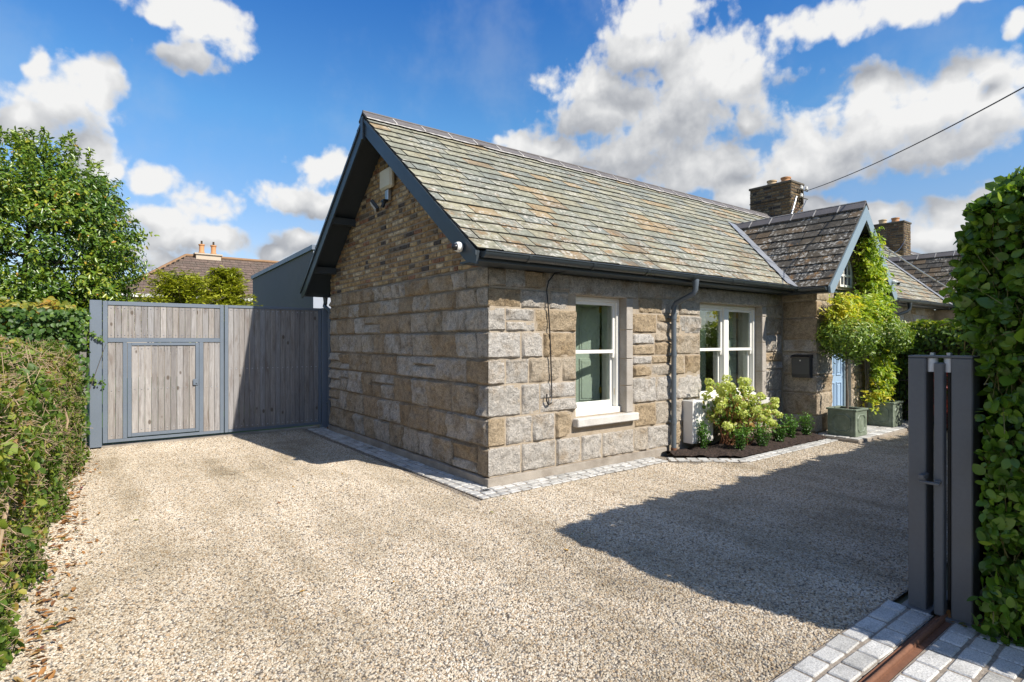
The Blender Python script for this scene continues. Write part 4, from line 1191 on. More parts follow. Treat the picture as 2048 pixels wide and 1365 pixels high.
def porch_roof(parent, px, vy, mat, far=False):
    sl = math.hypot(1, PP); vlen = PHW * sl
    mb = MB()
    def yint(z): return (z - EAVE_Z) / PITCH + EAVE_Y
    for s_ in (-1, 1):
        O = Vector((px + s_ * (PHW + .03), 0, PEZ - .03 * PP)); V = Vector((-s_, 0, PP)) / sl; Nn = Vector((s_ * PP, 0, 1)) / sl
        slates(mb, O, Y_, V, Nn, vlen + .03, lambda v: (vy, max(vy + .3, yint(PEZ + v * PP / sl) + .12)), ex=.19, wd=.30, th=.016)
    r_ = mb.build('porch_roof', (mat, 'slate_edge'), parent)
    d = MB(); y0 = vy + .015; y1 = 1.3
    for s_ in (-1, 1):
        d.prism([(px, y0, PRZ - .045), (px + s_ * PHW, y0, PEZ - .045), (px + s_ * PHW, y0, PEZ - .075), (px, y0, PRZ - .085)], (0, .95 + .01, 0))
    d.build('roof_deck', 'charcoal_paint', r_)
    # ridge
    r = MB(); yy = vy - .01; ye = yint(PRZ) + .05
    while yy < ye:
        y2 = min(yy + .42, ye)
        for s_ in (-1, 1):
            P = [Vector((px, yy + .004, PRZ + .07)), Vector((px + s_ * .12, yy + .004, PRZ + .07 - .12 * PP)), Vector((px + s_ * .12, y2 - .004, PRZ + .07 - .12 * PP)), Vector((px, y2 - .004, PRZ + .07))]
            r.add(P + [p - Vector((s_ * .014, 0, .014)) for p in P], [(0, 1, 2, 3), (4, 7, 6, 5), (0, 4, 5, 1), (1, 5, 6, 2), (2, 6, 7, 3), (3, 7, 4, 0)])
        yy = y2
    r.build('ridge_tile', 'ridge_clay', r_)
    r = MB(); yy = vy + .42
    r.tube([(px, vy, PRZ + .070), (px, ye, PRZ + .070)], .012, 6)
    while yy < ye:
        for s_ in (-1, 1):
            P = [Vector((px, yy - .01, PRZ + .078)), Vector((px + s_ * .13, yy - .01, PRZ + .078 - .13 * PP)), Vector((px + s_ * .13, yy + .012, PRZ + .078 - .13 * PP)), Vector((px, yy + .012, PRZ + .078))]
            r.add(P + [p - Vector((0, 0, .02)) for p in P], [(0, 1, 2, 3), (4, 7, 6, 5), (0, 4, 5, 1), (1, 5, 6, 2), (2, 6, 7, 3), (3, 7, 4, 0)])
        yy += .42
    r.build('ridge_mortar', 'mortar_pale', r_)
    # lead valleys: one leaf lies on the main slates, one on the porch slates
    lv = MB()
    sm_ = math.hypot(1, PITCH); Nf = Vector((0, -PITCH, 1)) / sm_
    for s_ in (-1, 1):
        A = Vector((px + s_ * PHW, yint(PEZ), PEZ)); B = Vector((px, yint(PRZ), PRZ)); t = (B - A).normalized()
        A = A - t * .10
        side = Nf.cross(t).normalized() * (-1 if Nf.cross(t).x * s_ < 0 else 1)
        Np = Vector((s_ * PP, 0, 1)).normalized()
        q = Np.cross(t).normalized(); q = q if q.x * s_ < 0 or q.y < 0 else -q
        if q.z < 0: q = -q
        nseg = 9
        for k in range(nseg):
            a = A.lerp(B, k / nseg); b2 = A.lerp(B, (k + 1.06) / nseg)
            e = .003 * (k % 2)
            w1, w2 = .24 + random.uniform(-.014, .014), .24 + random.uniform(-.014, .014)
            P = [a + Nf * (.040 + e), b2 + Nf * (.038 + e), b2 + side * w2 + Nf * (.043 + e), a + side * w1 + Nf * (.046 + e)]
            lv.add(P + [p - Nf * .006 for p in P], [(0, 1, 2, 3), (7, 6, 5, 4), (0, 4, 5, 1), (1, 5, 6, 2), (2, 6, 7, 3), (3, 7, 4, 0)])
    lv.build('lead_valley', 'lead', r_)
    # barge boards of the porch gable
    for s_ in (-1, 1):
        mb = MB(); X = lambda h: px + s_ * h
        wd = .17
        mb.prism([(X(PHW + .02), vy - .012, PEZ - .03), (X(.0), vy - .012, PRZ - .01), (X(.0), vy - .012, PRZ - .01 - wd * 1.5), (X(PHW - .10), vy - .012, PEZ - .03 - .10), (X(PHW + .0), vy - .012, PEZ - .13)], (0, .035, 0))
        mb.build('bargeboard', 'trim_paint', parent)
    return r_
porch_roof(cottage, PX, PVY, 'dark_slate')
gutter(cottage, (PX - PHW, EAVE_Y - .14), (PX - PHW, PVY + .03), (-1, 0), PEZ - .035, r=.055, brackets=.3)
mb = MB(); mb.box(PX - PHW + .005, PX - PHW + .028, PVY + .03, EAVE_Y - .0, PEZ - .12, PEZ - .03); mb.box(PX - PHW + .0275, 6.28, PVY + .03, EAVE_Y + .3, PEZ - .11, PEZ - .09); mb.build('porch_fascia', 'charcoal_paint', cottage)
mb = MB(); mb.box(8.37, PX + PHW - .03, PVY + .03, EAVE_Y + .3, PEZ - .11, PEZ - .09); mb.build('porch_fascia', 'charcoal_paint', cottage)

# chimneys ---------------------------------------------------------------
def chimney(parent, x0, x1, y0, y1, z0, z1, pots):
    mb = MB(); mb.box(x0, x1, y0, y1, z0, z1 - .06)
    mb.box(x0 - .03, x1 + .03, y0 - .03, y1 + .03, z1 - .059, z1, c=.012)
    c = mb.build('chimney', 'soot_mortar', parent)
    k = MB()
    for (O, U, Nn, l) in ((Vector((x0, y0, 0)), Y_, -X_, y1 - y0), (Vector((x0, y0, 0)), X_, -Y_, x1 - x0), (Vector((x1, y0, 0)), Y_, X_, y1 - y0), (Vector((x0, y1, 0)), X_, Y_, x1 - x0)):
        brick_rows(k, O, U, Nn, z0, z1 - .06, lambda z: (0, l), depth=.016)
    k.build('chimney_brickwork', 'dark_brick', c)
    for (px_, py_, mt) in pots:
        q = MB(); q.lathe([(.12, 0), (.115, .02), (.108, .13), (.125, .14), (.125, .17), (.10, .17), (.09, .10)], (px_, py_, z1), 16); q.build('chimney_pot', mt, c)
    # lead apron
    return c
chimney(cottage, 10.5, 11.12, 1.96, 3.04, 4.2, 5.62, [(10.82, 2.62, 'pale_clay'), (10.82, 2.25, 'terracotta')])

# neighbouring cottage, mirror image in the same row ---------------------
nb = thing('neighbouring_cottage', 'second slate roofed cottage beyond the porch, half hidden by the beech hedge', 'cottage', (0, 0, 0))
mb = MB(); mb.box(8.9, 14.0, 0.0, .3, 0, 2.62); mb.box(14.0, 16.6, -.59, -.3, 0, 2.38); mb.box(13.99, 14.3, -.299, -.001, 0, 2.40); mb.box(16.6, 21.5, 0, .3, 0, 2.62); mb.box(21.2, 21.5, .31, 5, 0, 2.62); mb.box(10.98, 21.5, 4.8, 5.0, 0, 2.62); mb.build('wall', 'mortar', nb)
mb = MB(); stone_rows(mb, Vector((0, 0, 0)), X_, -Y_, [.1, .43, .75, 1.1, 1.4, 1.7, 1.98, 2.25, 2.5], 8.95, 13.95, [], step=.05); mb.build('stone_block', 'granite', nb)
main_roof(nb, 10.985, 21.9)
porch_roof(nb, 15.25, -.95, 'dark_slate')
mb = MB(); mb.box(8.75, 13.9, EAVE_Y + .005, EAVE_Y + .03, EAVE_Z - .125, EAVE_Z - .025); mb.box(8.75, 13.9, EAVE_Y + .031, 0.0, EAVE_Z - .122, EAVE_Z - .10); mb.build('fascia', 'charcoal_paint', nb)
gutter(nb, (8.72, EAVE_Y), (13.86, EAVE_Y), (0, -1), GZ)
downpipe(nb, 10.75, 0.05, xo=-.25, mat='gutter_paint')
gutter(nb, (15.25 - PHW, EAVE_Y - .14), (15.25 - PHW, -.92), (-1, 0), PEZ - .035, r=.055, brackets=.3)
mb = MB(); mb.box(15.25 - PHW + .005, 15.25 - PHW + .028, -.92, EAVE_Y, PEZ - .12, PEZ - .03); mb.box(15.25 - PHW + .029, 15.25 + PHW - .03, -.92, EAVE_Y + .3, PEZ - .11, PEZ - .09); mb.build('porch_soffit', 'charcoal_paint', nb)
mb = MB(); stone_rows(mb, Vector((14.0, -.59, 0)), X_, -Y_, [.1, .43, .75, 1.1, 1.4, 1.7, 1.98, 2.25, 2.38], 0, 2.6, [], step=.06); mb.build('porch_block', 'weathered_granite', nb)
chimney(nb, 17.9, 18.5, 1.96, 3.04, 4.2, 5.56, [(18.2, 2.68, 'pale_clay'), (18.2, 2.3, 'terracotta')])

# ------------------------------------------------------------------ fittings on the cottage
# letterbox on the porch side wall
lb = thing('letterbox', 'dark grey wall letterbox with a domed lid on the porch side', 'letterbox', (6.235, -.40, 0.98))
mb = MB()
mb.prism([(0, -.15, 0), (-.09, -.15, 0), (-.115, -.15, .06), (-.115, -.15, .33), (0, -.15, .33)], (0, .30, 0)); mb.build('box', 'letterbox_paint', lb)
mb = MB(); mb.prism([(0.0, -.16, .332), (-.135, -.16, .332), (-.14, -.16, .35), (-.10, -.16, .375), (0.0, -.16, .39)], (0, .32, 0)); mb.build('lid', 'black_plastic', lb)
mb = MB(); mb.lathe([(0, 0), (.012, 0), (.012, .006), (0, .008)], (-.117, 0, .29), 12, M=Matrix.Rotation(math.radians(-90), 4, 'Y')); mb.build('lock', 'galvanised', lb)
# meter box
mtb = thing('meter_box', 'white plastic utility meter box low on the wall beside the downpipe', 'meter box', (3.42, -.02, .12))
mb = MB(); mb.box(0, .50, -.17, 0, 0, .62, c=.008); mb.build('box', 'white_paint', mtb)
mb = MB(); mb.box(.035, .475, -.186, -.1705, .03, .60, c=.006)
for z in (.545, .56, .075, .06): mb.box(.10, .41, -.189, -.1862, z, z + .005)
mb.build('door', 'white_paint', mtb)
# alarm box, flood light on the gable
al = thing('alarm_box', 'cream alarm box high on the brick gable', 'alarm box', (-.02, 2.48, 3.78))
mb = MB(); mb.box(-.085, 0, -.19, .19, 0, .30, c=.03); mb.build('cover', 'cream_plastic', al)
mb = MB(); mb.tube([(-.01, .03, .30), (-.012, .025, .45), (-.01, .02, .62)], .008, 6); mb.build('cable', 'black_plastic', al)
fl = thing('floodlight', 'small black floodlight with bracket under the cream alarm box', 'floodlight', (-.02, 2.47, 3.60))
mb = MB(); mb.box(-.06, 0, -.05, .05, .02, .17, c=.008); mb.build('sensor_box', 'galvanised', fl)
mb = MB(); mb.box(-.13, -.055, -.06, .03, -.02, .02, c=.006); mb.tube([(-.09, -.02, 0), (-.12, 0, -.09)], .025, 10); mb.build('arm', 'black_plastic', fl)
M = Matrix.Translation((-.19, .11, -.06)) @ Matrix.Rotation(math.radians(-25), 4, 'Z') @ Matrix.Rotation(math.radians(-38), 4, 'Y')
mb = MB(); mb.box(-.02, .03, -.10, .10, -.075, .075, M=M, c=.006); mb.build('lamp_housing', 'black_plastic', fl)
mb = MB(); mb.box(-.027, -.0205, -.085, .085, -.06, .06, M=M); mb.build('lamp_glass', 'nylon', fl)
# dome camera on the barge board
sc_ = thing('security_camera', 'white dome security camera on the bargeboard above the house corner', 'camera', (VERGE - .01, -.10, 2.57))
Mx = Matrix.Rotation(math.radians(-90), 4, 'Y')
mb = MB(); mb.lathe([(.0, 0), (.052, 0), (.054, .03), (.045, .055), (.0, .058)], (0, 0, 0), 20, M=Mx); mb.build('base', 'white_paint', sc_)
mb = MB(); mb.lathe([(.0, .0), (.032, .0), (.036, .02), (.03, .045), (.014, .058), (0, .06)], (-.045, -.008, -.005), 18, M=Mx); mb.build('eyeball', 'black_plastic', sc_)
sc2 = thing('security_camera', 'white bullet security camera at the lower end of the porch bargeboard', 'camera', (PX + PHW - .22, PVY - .02, 2.70))
mb = MB(); mb.tube([(0, 0, 0), (0, -.04, -.01)], .035, 12); mb.tube([(0, -.05, -.02), (-.12, -.13, -.05)], .03, 12); mb.build('body', 'white_paint', sc2)
mb = MB(); mb.tube([(-.1201, -.1301, -.0501), (-.128, -.135, -.052)], .024, 12); mb.build('lens', 'black_plastic', sc2)
# loose black cable hanging down the front
pts = [(.92, -.36, 2.42), (.90, -.06, 2.40), (.82, -.045, 2.30), (.79, -.045, 2.2), (.815, -.045, 2.0), (.84, -.04, 1.75), (.85, -.045, 1.5), (.862, -.04, 1.3), (.868, -.045, 1.1), (.87, -.045, .93), (.855, -.05, .865), (.81, -.05, .85), (.785, -.05, .90), (.79, -.05, .98)]
mb = MB(); mb.tube(pts, .008, 7); mb.tube([(.872, -.045, .95), (.85, -.055, .88), (.80, -.055, .875)], .007, 7)
tag(mb.build('black_cable', 'black_plastic'), 'black cable hanging loose down the stone wall between house corner and single window', 'cable')
# uplighters in the setts
def uplight(x, y, label):
    u = thing('ground_uplight', label, 'light', (x, y, .014), group='round uplighters set in the cobbles')
    mb = MB(); mb.lathe([(.0, -.02), (.055, -.02), (.055, .004), (.040, .006), (.040, .002), (0, .002)], (0, 0, 0), 20); mb.build('ring', 'galvanised', u)
    mb = MB(); mb.lathe([(0, .0025), (.038, .0025), (.036, .004), (0, .0045)], (0, 0, 0), 20); mb.build('lens', 'dark_glass', u)
uplight(-.13, -.13, 'round steel uplighter in the cobbles at the house corner')
uplight(-.16, 2.84, 'round steel uplighter in the cobbles halfway along the gable')

# overhead wires
IB = thing('wire_bracket', 'iron bracket with white insulators strapped to the nearer chimney', 'bracket', (10.95, 1.93, 5.3))
mb = MB(); mb.box(-.02, .02, -.06, 0, -.25, .15); mb.tube([(-.3, -.05, .1), (.25, -.05, .12)], .012, 6); mb.tube([(-.3, -.05, -.1), (.25, -.05, -.08)], .012, 6); mb.tube([(-.46, .0, -.12), (-.46, 1.12, -.10)], .014, 6); mb.build('frame', 'dark_twig', IB)
for x, z in ((-.1, .12), (-.1, -.08), (.16, .14)):
    mb = MB(); mb.lathe([(.0, 0), (.03, 0), (.045, .03), (.03, .05), (.035, .08), (.0, .1)], (x, -.06, z), 12); mb.build('insulator', 'white_paint', IB)
def wire(name, A, B, sag, label, r=.010, n=14, mat='black_plastic'):
    A = Vector(A); B = Vector(B)
    mb = MB(); mb.tube([A.lerp(B, k / n) - Z_ * sag * 4 * (k / n) * (1 - k / n) for k in range(n + 1)], r, 6)
    tag(mb.build(name, mat), label, 'wire')
wire('overhead_wire', (11.15, 1.87, 5.43), (5.756, -3.322, 4.725 + .02), .10, 'thick overhead wire running from the near chimney up over the garden hedge', .009)
wire('overhead_wire', (11.1, 1.87, 5.18), (7.35, .25, 4.06), .05, 'thin wire from the near chimney down to the porch ridge')
wire('overhead_wire', (10.6, 1.87, 5.2), (10.2, 1.9, 4.35), .02, 'pale conduit sloping down the near chimney to the roof', .02, mat='galvanised')
wire('overhead_wire', (7.35, -.97, 3.62), (17.9, 1.9, 5.0), .5, 'thin wire from the porch apex sagging across to the far chimney', .010)
wire('overhead_wire', (7.6, -.96, 3.4), (13.2, -.7, 2.75), .03, 'pale cable sloping from the porch gable over the far roof', .014, mat='galvanised')

# ------------------------------------------------------------------ timber gates at the side
def planks(mb, x0, x1, z0, z1, y0, y1, pitch=.087):
    n = max(1, round((x1 - x0) / pitch)); w = (x1 - x0) / n
    for i in range(n):
        mb.box(x0 + i * w + .0022, x0 + (i + 1) * w - .0022, y0 + random.uniform(0, .002), y1, z0, z1, c=.003)
    return [x0 + (i + .5) * w for i in range(n)]
def rivets(mb, xs, zs, y):
    for x in xs:
        for z in zs:
            vs = [(x + .009 * math.cos(a * math.pi / 3), y, z + .009 * math.sin(a * math.pi / 3)) for a in range(6)] + [(x, y - .006, z)]
            mb.cur = 1; mb.add(vs, [(i, (i + 1) % 6, 6) for i in range(6)]); mb.cur = 0
GY = 5.40
def frame_bar(mb, x0, x1, z0, z1, y0=GY, y1=GY + .05): mb.box(x0, x1, y0, y1, z0, z1, c=.003)
lg = thing('gate_leaf', 'grey timber gate leaf with a small wicket door in it', 'gate', (0, 0, 0), group='leaves of the timber side gate')
f = MB()
frame_bar(f, -3.315, -3.255, .06, 2.205); frame_bar(f, -1.725, -1.668, .06, 2.205); frame_bar(f, -3.254, -1.726, 2.145, 2.205); frame_bar(f, -3.254, -1.726, .06, .105)
frame_bar(f, -3.254, -1.726, 1.581, 1.645); frame_bar(f, -3.065, -3.012, .106, 1.580); frame_bar(f, -2.033, -1.972, .106, 1.580)
f.build('frame', 'gate_steel', lg)
b_ = MB()
for (x0, x1, z0, z1, zs) in ((-3.254, -1.726, 1.646, 2.144, (1.69, 2.10)), (-3.254, -3.066, .106, 1.580, (.16, .84, 1.56)), (-1.971, -1.726, .106, 1.580, (.16, .84, 1.56))):
    xs = planks(b_, x0, x1, z0, z1, GY + .012, GY + .035); rivets(b_, xs, zs, GY + .0115)
b_.build('boards', ('weathered_wood', 'galvanised'), lg)
wd = MB(); frame_bar(wd, -3.008, -2.955, .125, 1.575, GY - .012); frame_bar(wd, -2.088, -2.037, .125, 1.575, GY - .012); frame_bar(wd, -2.954, -2.089, 1.53, 1.575, GY - .012); frame_bar(wd, -2.954, -2.089, .125, .175, GY - .012)
wk = wd.build('wicket_door', 'gate_steel', lg)
b_ = MB(); xs = planks(b_, -2.954, -2.089, .176, 1.529, GY + .004, GY + .03); rivets(b_, xs, (.23, .85, 1.48), GY + .0035)
b_.build('boards', ('weathered_wood', 'galvanised'), wk)
mb = MB(); mb.box(-2.125, -2.05, GY - .025, GY - .0125, .88, .98, c=.004); mb.lathe([(0, 0), (.012, 0), (.012, .012), (0, .014)], (-2.075, GY - .025, .92), 10, M=Matrix.Rotation(math.radians(90), 4, 'X')); mb.build('latch', 'gate_steel', wk)
rg = thing('gate_leaf', 'grey timber gate leaf of plain full height boards beside the house', 'gate', (0, 0, 0), group='leaves of the timber side gate')
f = MB(); frame_bar(f, -1.655, -1.60, .06, 2.205); frame_bar(f, -.085, -.035, .06, 2.205); frame_bar(f, -1.599, -.086, 2.16, 2.205); frame_bar(f, -1.599, -.086, .06, .105); f.build('frame', 'gate_steel', rg)
b_ = MB(); xs = planks(b_, -1.599, -.086, .106, 2.159, GY + .012, GY + .035, .082); rivets(b_, xs, (.15, 1.13, 2.12), GY + .0115)
b_.build('boards', ('weathered_wood', 'galvanised'), rg)
for (x0, x1, lab) in ((-3.475, -3.325, 'pale grey square steel gate post at the hedge end of the gate'), (-.028, .13, 'dark grey square steel gate post against the cottage corner')):
    mb = MB(); cx_ = (x0 + x1) / 2; w = (x1 - x0) / 2
    p = MB(); p.box(-w, w, -.04, .12, -.03, 2.21, c=.006); o = p.build('gate_post', 'gate_steel', None, (cx_, GY, 0)); tag(o, lab, 'gate post', 'square steel posts of the timber gate')

# ------------------------------------------------------------------ sliding gate and its guide posts at the street
gp = thing('gate_guide_frame', 'dark grey steel guide frame with two posts and rollers at the street opening', 'gate frame', (.48, -3.96, 0))
for (y0, y1) in ((.058, .148), (-.162, -.062)):
    mb = MB(); mb.box(-.07, .07, y0, y1, -.02, 1.502, c=.006); mb.build('post', 'post_paint', gp)
mb = MB(); mb.box(-.07, .07, -.162, .148, 1.503, 1.515, c=.002); mb.build('top_plate', 'post_paint', gp)
for (y0, y1) in ((.03, .176), (-.19, -.035)):
    mb = MB(); mb.box(-.10, .10, y0, y1, -.01, .022, c=.003); mb.build('base_plate', 'post_paint', gp)
for y in (.035, -.045):
    mb = MB(); mb.tube([(-.03, y, 1.50), (-.03, y, 1.42)], .026, 16); r_ = mb.build('roller', 'nylon', gp)
    mb = MB(); mb.tube([(-.03, y, 1.516), (-.03, y, 1.532)], .014, 6); mb.build('bolt', 'galvanised', r_)
sg = thing('sliding_gate', 'dark timber and steel sliding gate parked edge on between the guide posts', 'gate', (.43, -3.965, 0))
mb = MB(); mb.box(-.04, .02, -.028, .018, .02, 1.475, c=.005); mb.box(.021, 4.0, -.028, .018, .03, .10, c=.004); mb.box(.021, 4.0, -.028, .018, 1.42, 1.47, c=.004); mb.build('frame', 'post_paint', sg)
mb = MB()
for k in range(36): mb.box(.023 + k * .11, .023 + k * .11 + .104, -.045, -.029, .10, 1.44, c=.003)
mb.build('boards', 'dark_timber', sg)
mb = MB(); mb.box(-.065, -.041, -.02, .01, .78, .80, c=.002); mb.box(-.085, -.066, -.02, .08, .775, .79, c=.003); mb.box(-.09, .0, .052, .08, .80, .825, c=.003); mb.build('latch', 'post_paint', sg)

# ------------------------------------------------------------------ planters with bay trees
def planter(x, y, label, s=.43, h=.44):
    p = thing('planter', label, 'planter', (x, y, .062), group='sage green square planters at the door')
    w = s / 2; t = .03
    mb = MB()
    mb.box(-w, w, -w, -w + t, 0, h - .03, c=.004); mb.box(-w, w, w - t, w, 0, h - .03, c=.004); mb.box(-w, -w + t, -w + t + .001, w - t - .001, 0, h - .03); mb.box(w - t, w, -w + t + .001, w - t - .001, 0, h - .03)
    mb.box(-w + t, w - t, -w + t, w - t, .02, .06)
    mb.build('box', 'planter_lead', p)
    r = MB(); e = .018
    r.box(-w - e, w + e, -w - e, -w + t + .01, h - .03, h, c=.005); r.box(-w - e, w + e, w - t - .01, w + e, h - .03, h, c=.005); r.box(-w - e, -w + t + .01, -w + t + .011, w - t - .011, h - .03, h, c=.005); r.box(w - t - .01, w + e, -w + t + .011, w - t - .011, h - .03, h, c=.005)
    r.build('rim', 'planter_lead', p)
    # raised octagonal panel mouldings on each side
    for k in range(4):
        M = Matrix.Rotation(k * math.pi / 2, 4, 'Z')
        f = MB()
        a, b2, z0, z1, cc = -w + .07, w - .07, .06, h - .09, .05
        def ring(d): return [(a + d + cc, z0 + d), (b2 - d - cc, z0 + d), (b2 - d, z0 + d + cc), (b2 - d, z1 - d - cc), (b2 - d - cc, z1 - d), (a + d + cc, z1 - d), (a + d, z1 - d - cc), (a + d, z0 + d + cc)]
        Rg = [(0, 0.0), (.008, .010), (.018, .010), (.026, .0)]
        vs = []
        for d, o in Rg: vs += [M @ Vector((u, -w - o - .001, z)) for u, z in ring(d)]
        fs = []
        for q in range(3):
            for i in range(8): fs.append((q * 8 + i, q * 8 + (i + 1) % 8, (q + 1) * 8 + (i + 1) % 8, (q + 1) * 8 + i))
        f.add(vs, fs); f.build('panel_moulding', 'planter_lead', p)
    so = MB()
    n = 14; vs = []; fs = []
    for j in range(n + 1):
        for i in range(n + 1):
            u = -w + t + (s - 2 * t) * i / n; v = -w + t + (s - 2 * t) * j / n
            vs.append((u, v, h - .045 + .015 * noise.noise(Vector((u * 20, v * 20, x)))))
    for j in range(n):
        for i in range(n): fs.append((j * (n + 1) + i, j * (n + 1) + i + 1, (j + 1) * (n + 1) + i + 1, (j + 1) * (n + 1) + i))
    so.add(vs, fs); so.build('soil', 'mulch', p)
planter(6.50, -.98, 'sage green square planter nearer the letterbox, moulded octagon panels')
planter(8.18, -.93, 'sage green square planter beyond the door, moulded octagon panels')

def ball_points(n, c, r, squash=1.0, shell=.55, seed=0.0, lump=.22, scale=2.2):
    d = unit(RNG.normal(0, 1, (n, 3)))
    q = d * 1.0
    f = fbm(q, scale, seed, 3)
    rad = r * (1 + lump * f) * (shell + (1 - shell) * RNG.uniform(0, 1, n) ** .5)
    P = d * rad[:, None]; P[:, 2] *= squash
    return P + np.array(c), d, f
def bay_tree(x, y, zc, r, lean, label, seed):
    t = thing('bay_tree', label, 'tree', (x, y, .45), group='standard bay trees in the planters')
    mb = MB(); zt = zc - .45
    pts = [(0, 0, -.02), (.012, .0, .25), (.012 + lean * .3, .01, .55), (lean * .6, 0, .85), (lean, 0, zt - r * .4)]
    mb.tube(pts, [.022, .019, .018, .017, .016], 8)
    for k in range(9):
        a = random.uniform(0, 6.28); mb.tube([(lean, 0, zt - r * .55), (lean + math.cos(a) * r * .45, math.sin(a) * r * .45, zt + random.uniform(-.25, .3) * r)], [.011, .004], 5)
    mb.build('trunk', 'bark', t)
    P, d, f = ball_points(3000, (lean, 0, zt), r, .78, .50, seed, .34, 2.6)
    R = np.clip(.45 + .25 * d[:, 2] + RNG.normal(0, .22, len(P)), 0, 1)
    leaves('crown', 'bay_leaf', t, P, d, .062, .42, 1.0, .0, .2, R=R, up=.3)
bay_tree(6.50, -.98, 1.66, .46, -.03, 'ball headed bay tree on a bare stem, nearer the letterbox', 3.0)
bay_tree(8.18, -.93, 1.70, .46, -.03, 'ball headed bay tree on a bare stem, beyond the door', 8.0)

# ------------------------------------------------------------------ bed plants
def hydrangea():
    t = thing('hydrangea', 'leggy hydrangea bush with lime green flower heads under the paired window', 'shrub', (4.22, -.36, .04))
    A = []; B = []; heads = []; LP = []; LN = []
    for k in range(165):
        a = random.uniform(0, 6.28); rr = random.uniform(.02, .26)
        p0 = Vector((rr * 1.3 * math.cos(a), rr * math.sin(a) * .7, 0))
        hx = random.uniform(-.68, .98)
        top = 1.06 - .40 * max(0, (hx + .35)) ** 1.0 - .25 * max(0, -hx - .5)
        p2 = Vector((hx, random.uniform(-.34, .24), random.uniform(.30, 1.0) * top))
        p1 = p0.lerp(p2, .55) + Vector((-(p2.x - p0.x) * .12, 0, .08))
        A += [p0, p1]; B += [p1, p2]
        if len(heads) < 84 and p2.z > .30 * 1 and all((p2 - h).length > .075 for h in heads): heads.append(p2)
        for q in range(7):
            s = random.uniform(.34, 1); c = p0.lerp(p1, s * 2) if s < .5 else p1.lerp(p2, s * 2 - 1)
            LP.append(c + Vector((random.uniform(-.05, .05), random.uniform(-.05, .05), random.uniform(-.03, .04)))); LN.append((random.uniform(-.6, .6), random.uniform(-1, .1), .9))
    twigs('stems', 'red_stem', t, [tuple(a) for a in A], [tuple(b_) for b_ in B], .0055)
    leaves('leaves', 'hydrangea_leaf', t, np.array([tuple(p) for p in LP]), np.array(LN), .060, .66, .8, .5, .12)
    for hp in heads:
        r = random.uniform(.050, .078)
        P, d, f = ball_points(100, tuple(hp), r, .82, .82, hp.x * 9, .1)
        leaves('flower_head', 'hydrangea_flower', t, P, d, .026, 1.0, .5, 0, .05, R=np.clip(.45 + .3 * d[:, 2] + RNG.normal(0, .18, 100), 0, 1), width2=1.0)
hydrangea()
def box_plant(x, y, h, w, label, seed):
    t = thing('box_plant', label, 'shrub', (x, y, .05), group='small box plants along the front of the bed')
    A = []; B = []
    for k in range(26):
        a = random.uniform(0, 6.28); r = random.uniform(.2, 1) * w * .5
        A.append((r * .25 * math.cos(a), r * .25 * math.sin(a), -.02)); B.append((r * math.cos(a), r * math.sin(a), h * random.uniform(.6, 1.0)))
    twigs('stems', 'dark_twig', t, A, B, .003)
    A = np.array(A); B = np.array(B); n = 900
    i = RNG.integers(0, 26, n); s = RNG.uniform(.12, 1.04, n)[:, None]
    P = A[i] * (1 - s) + B[i] * s + RNG.normal(0, .016, (n, 3))
    leaves('leaves', 'box_leaf', t, P, np.concatenate([RNG.normal(0, .6, (n, 2)), np.ones((n, 1)) * .7], 1), .026, .6, .9, 0, .15, R=np.clip(P[:, 2] / h * .6 + RNG.normal(.1, .15, n), 0, 1))
for i, (x, y, h, w, lab) in enumerate(((3.52, -.30, .40, .22, 'small box plant beside the white meter box'), (3.90, -.62, .36, .28, 'small box plant second from the meter box, under the hydrangea'),
        (4.42, -.66, .34, .30, 'small box plant in the middle of the bed, in front of the hydrangea'), (5.0, -.62, .34, .26, 'small box plant under the outermost hydrangea flowers, on the door side'),
        (5.45, -.58, .36, .26, 'small box plant on bare mulch just past the hydrangea, towards the door'), (5.9, -.60, .38, .28, 'small box plant at the step end of the bed, nearest the letterbox'))):
    box_plant(x, y, h, w, lab, i)

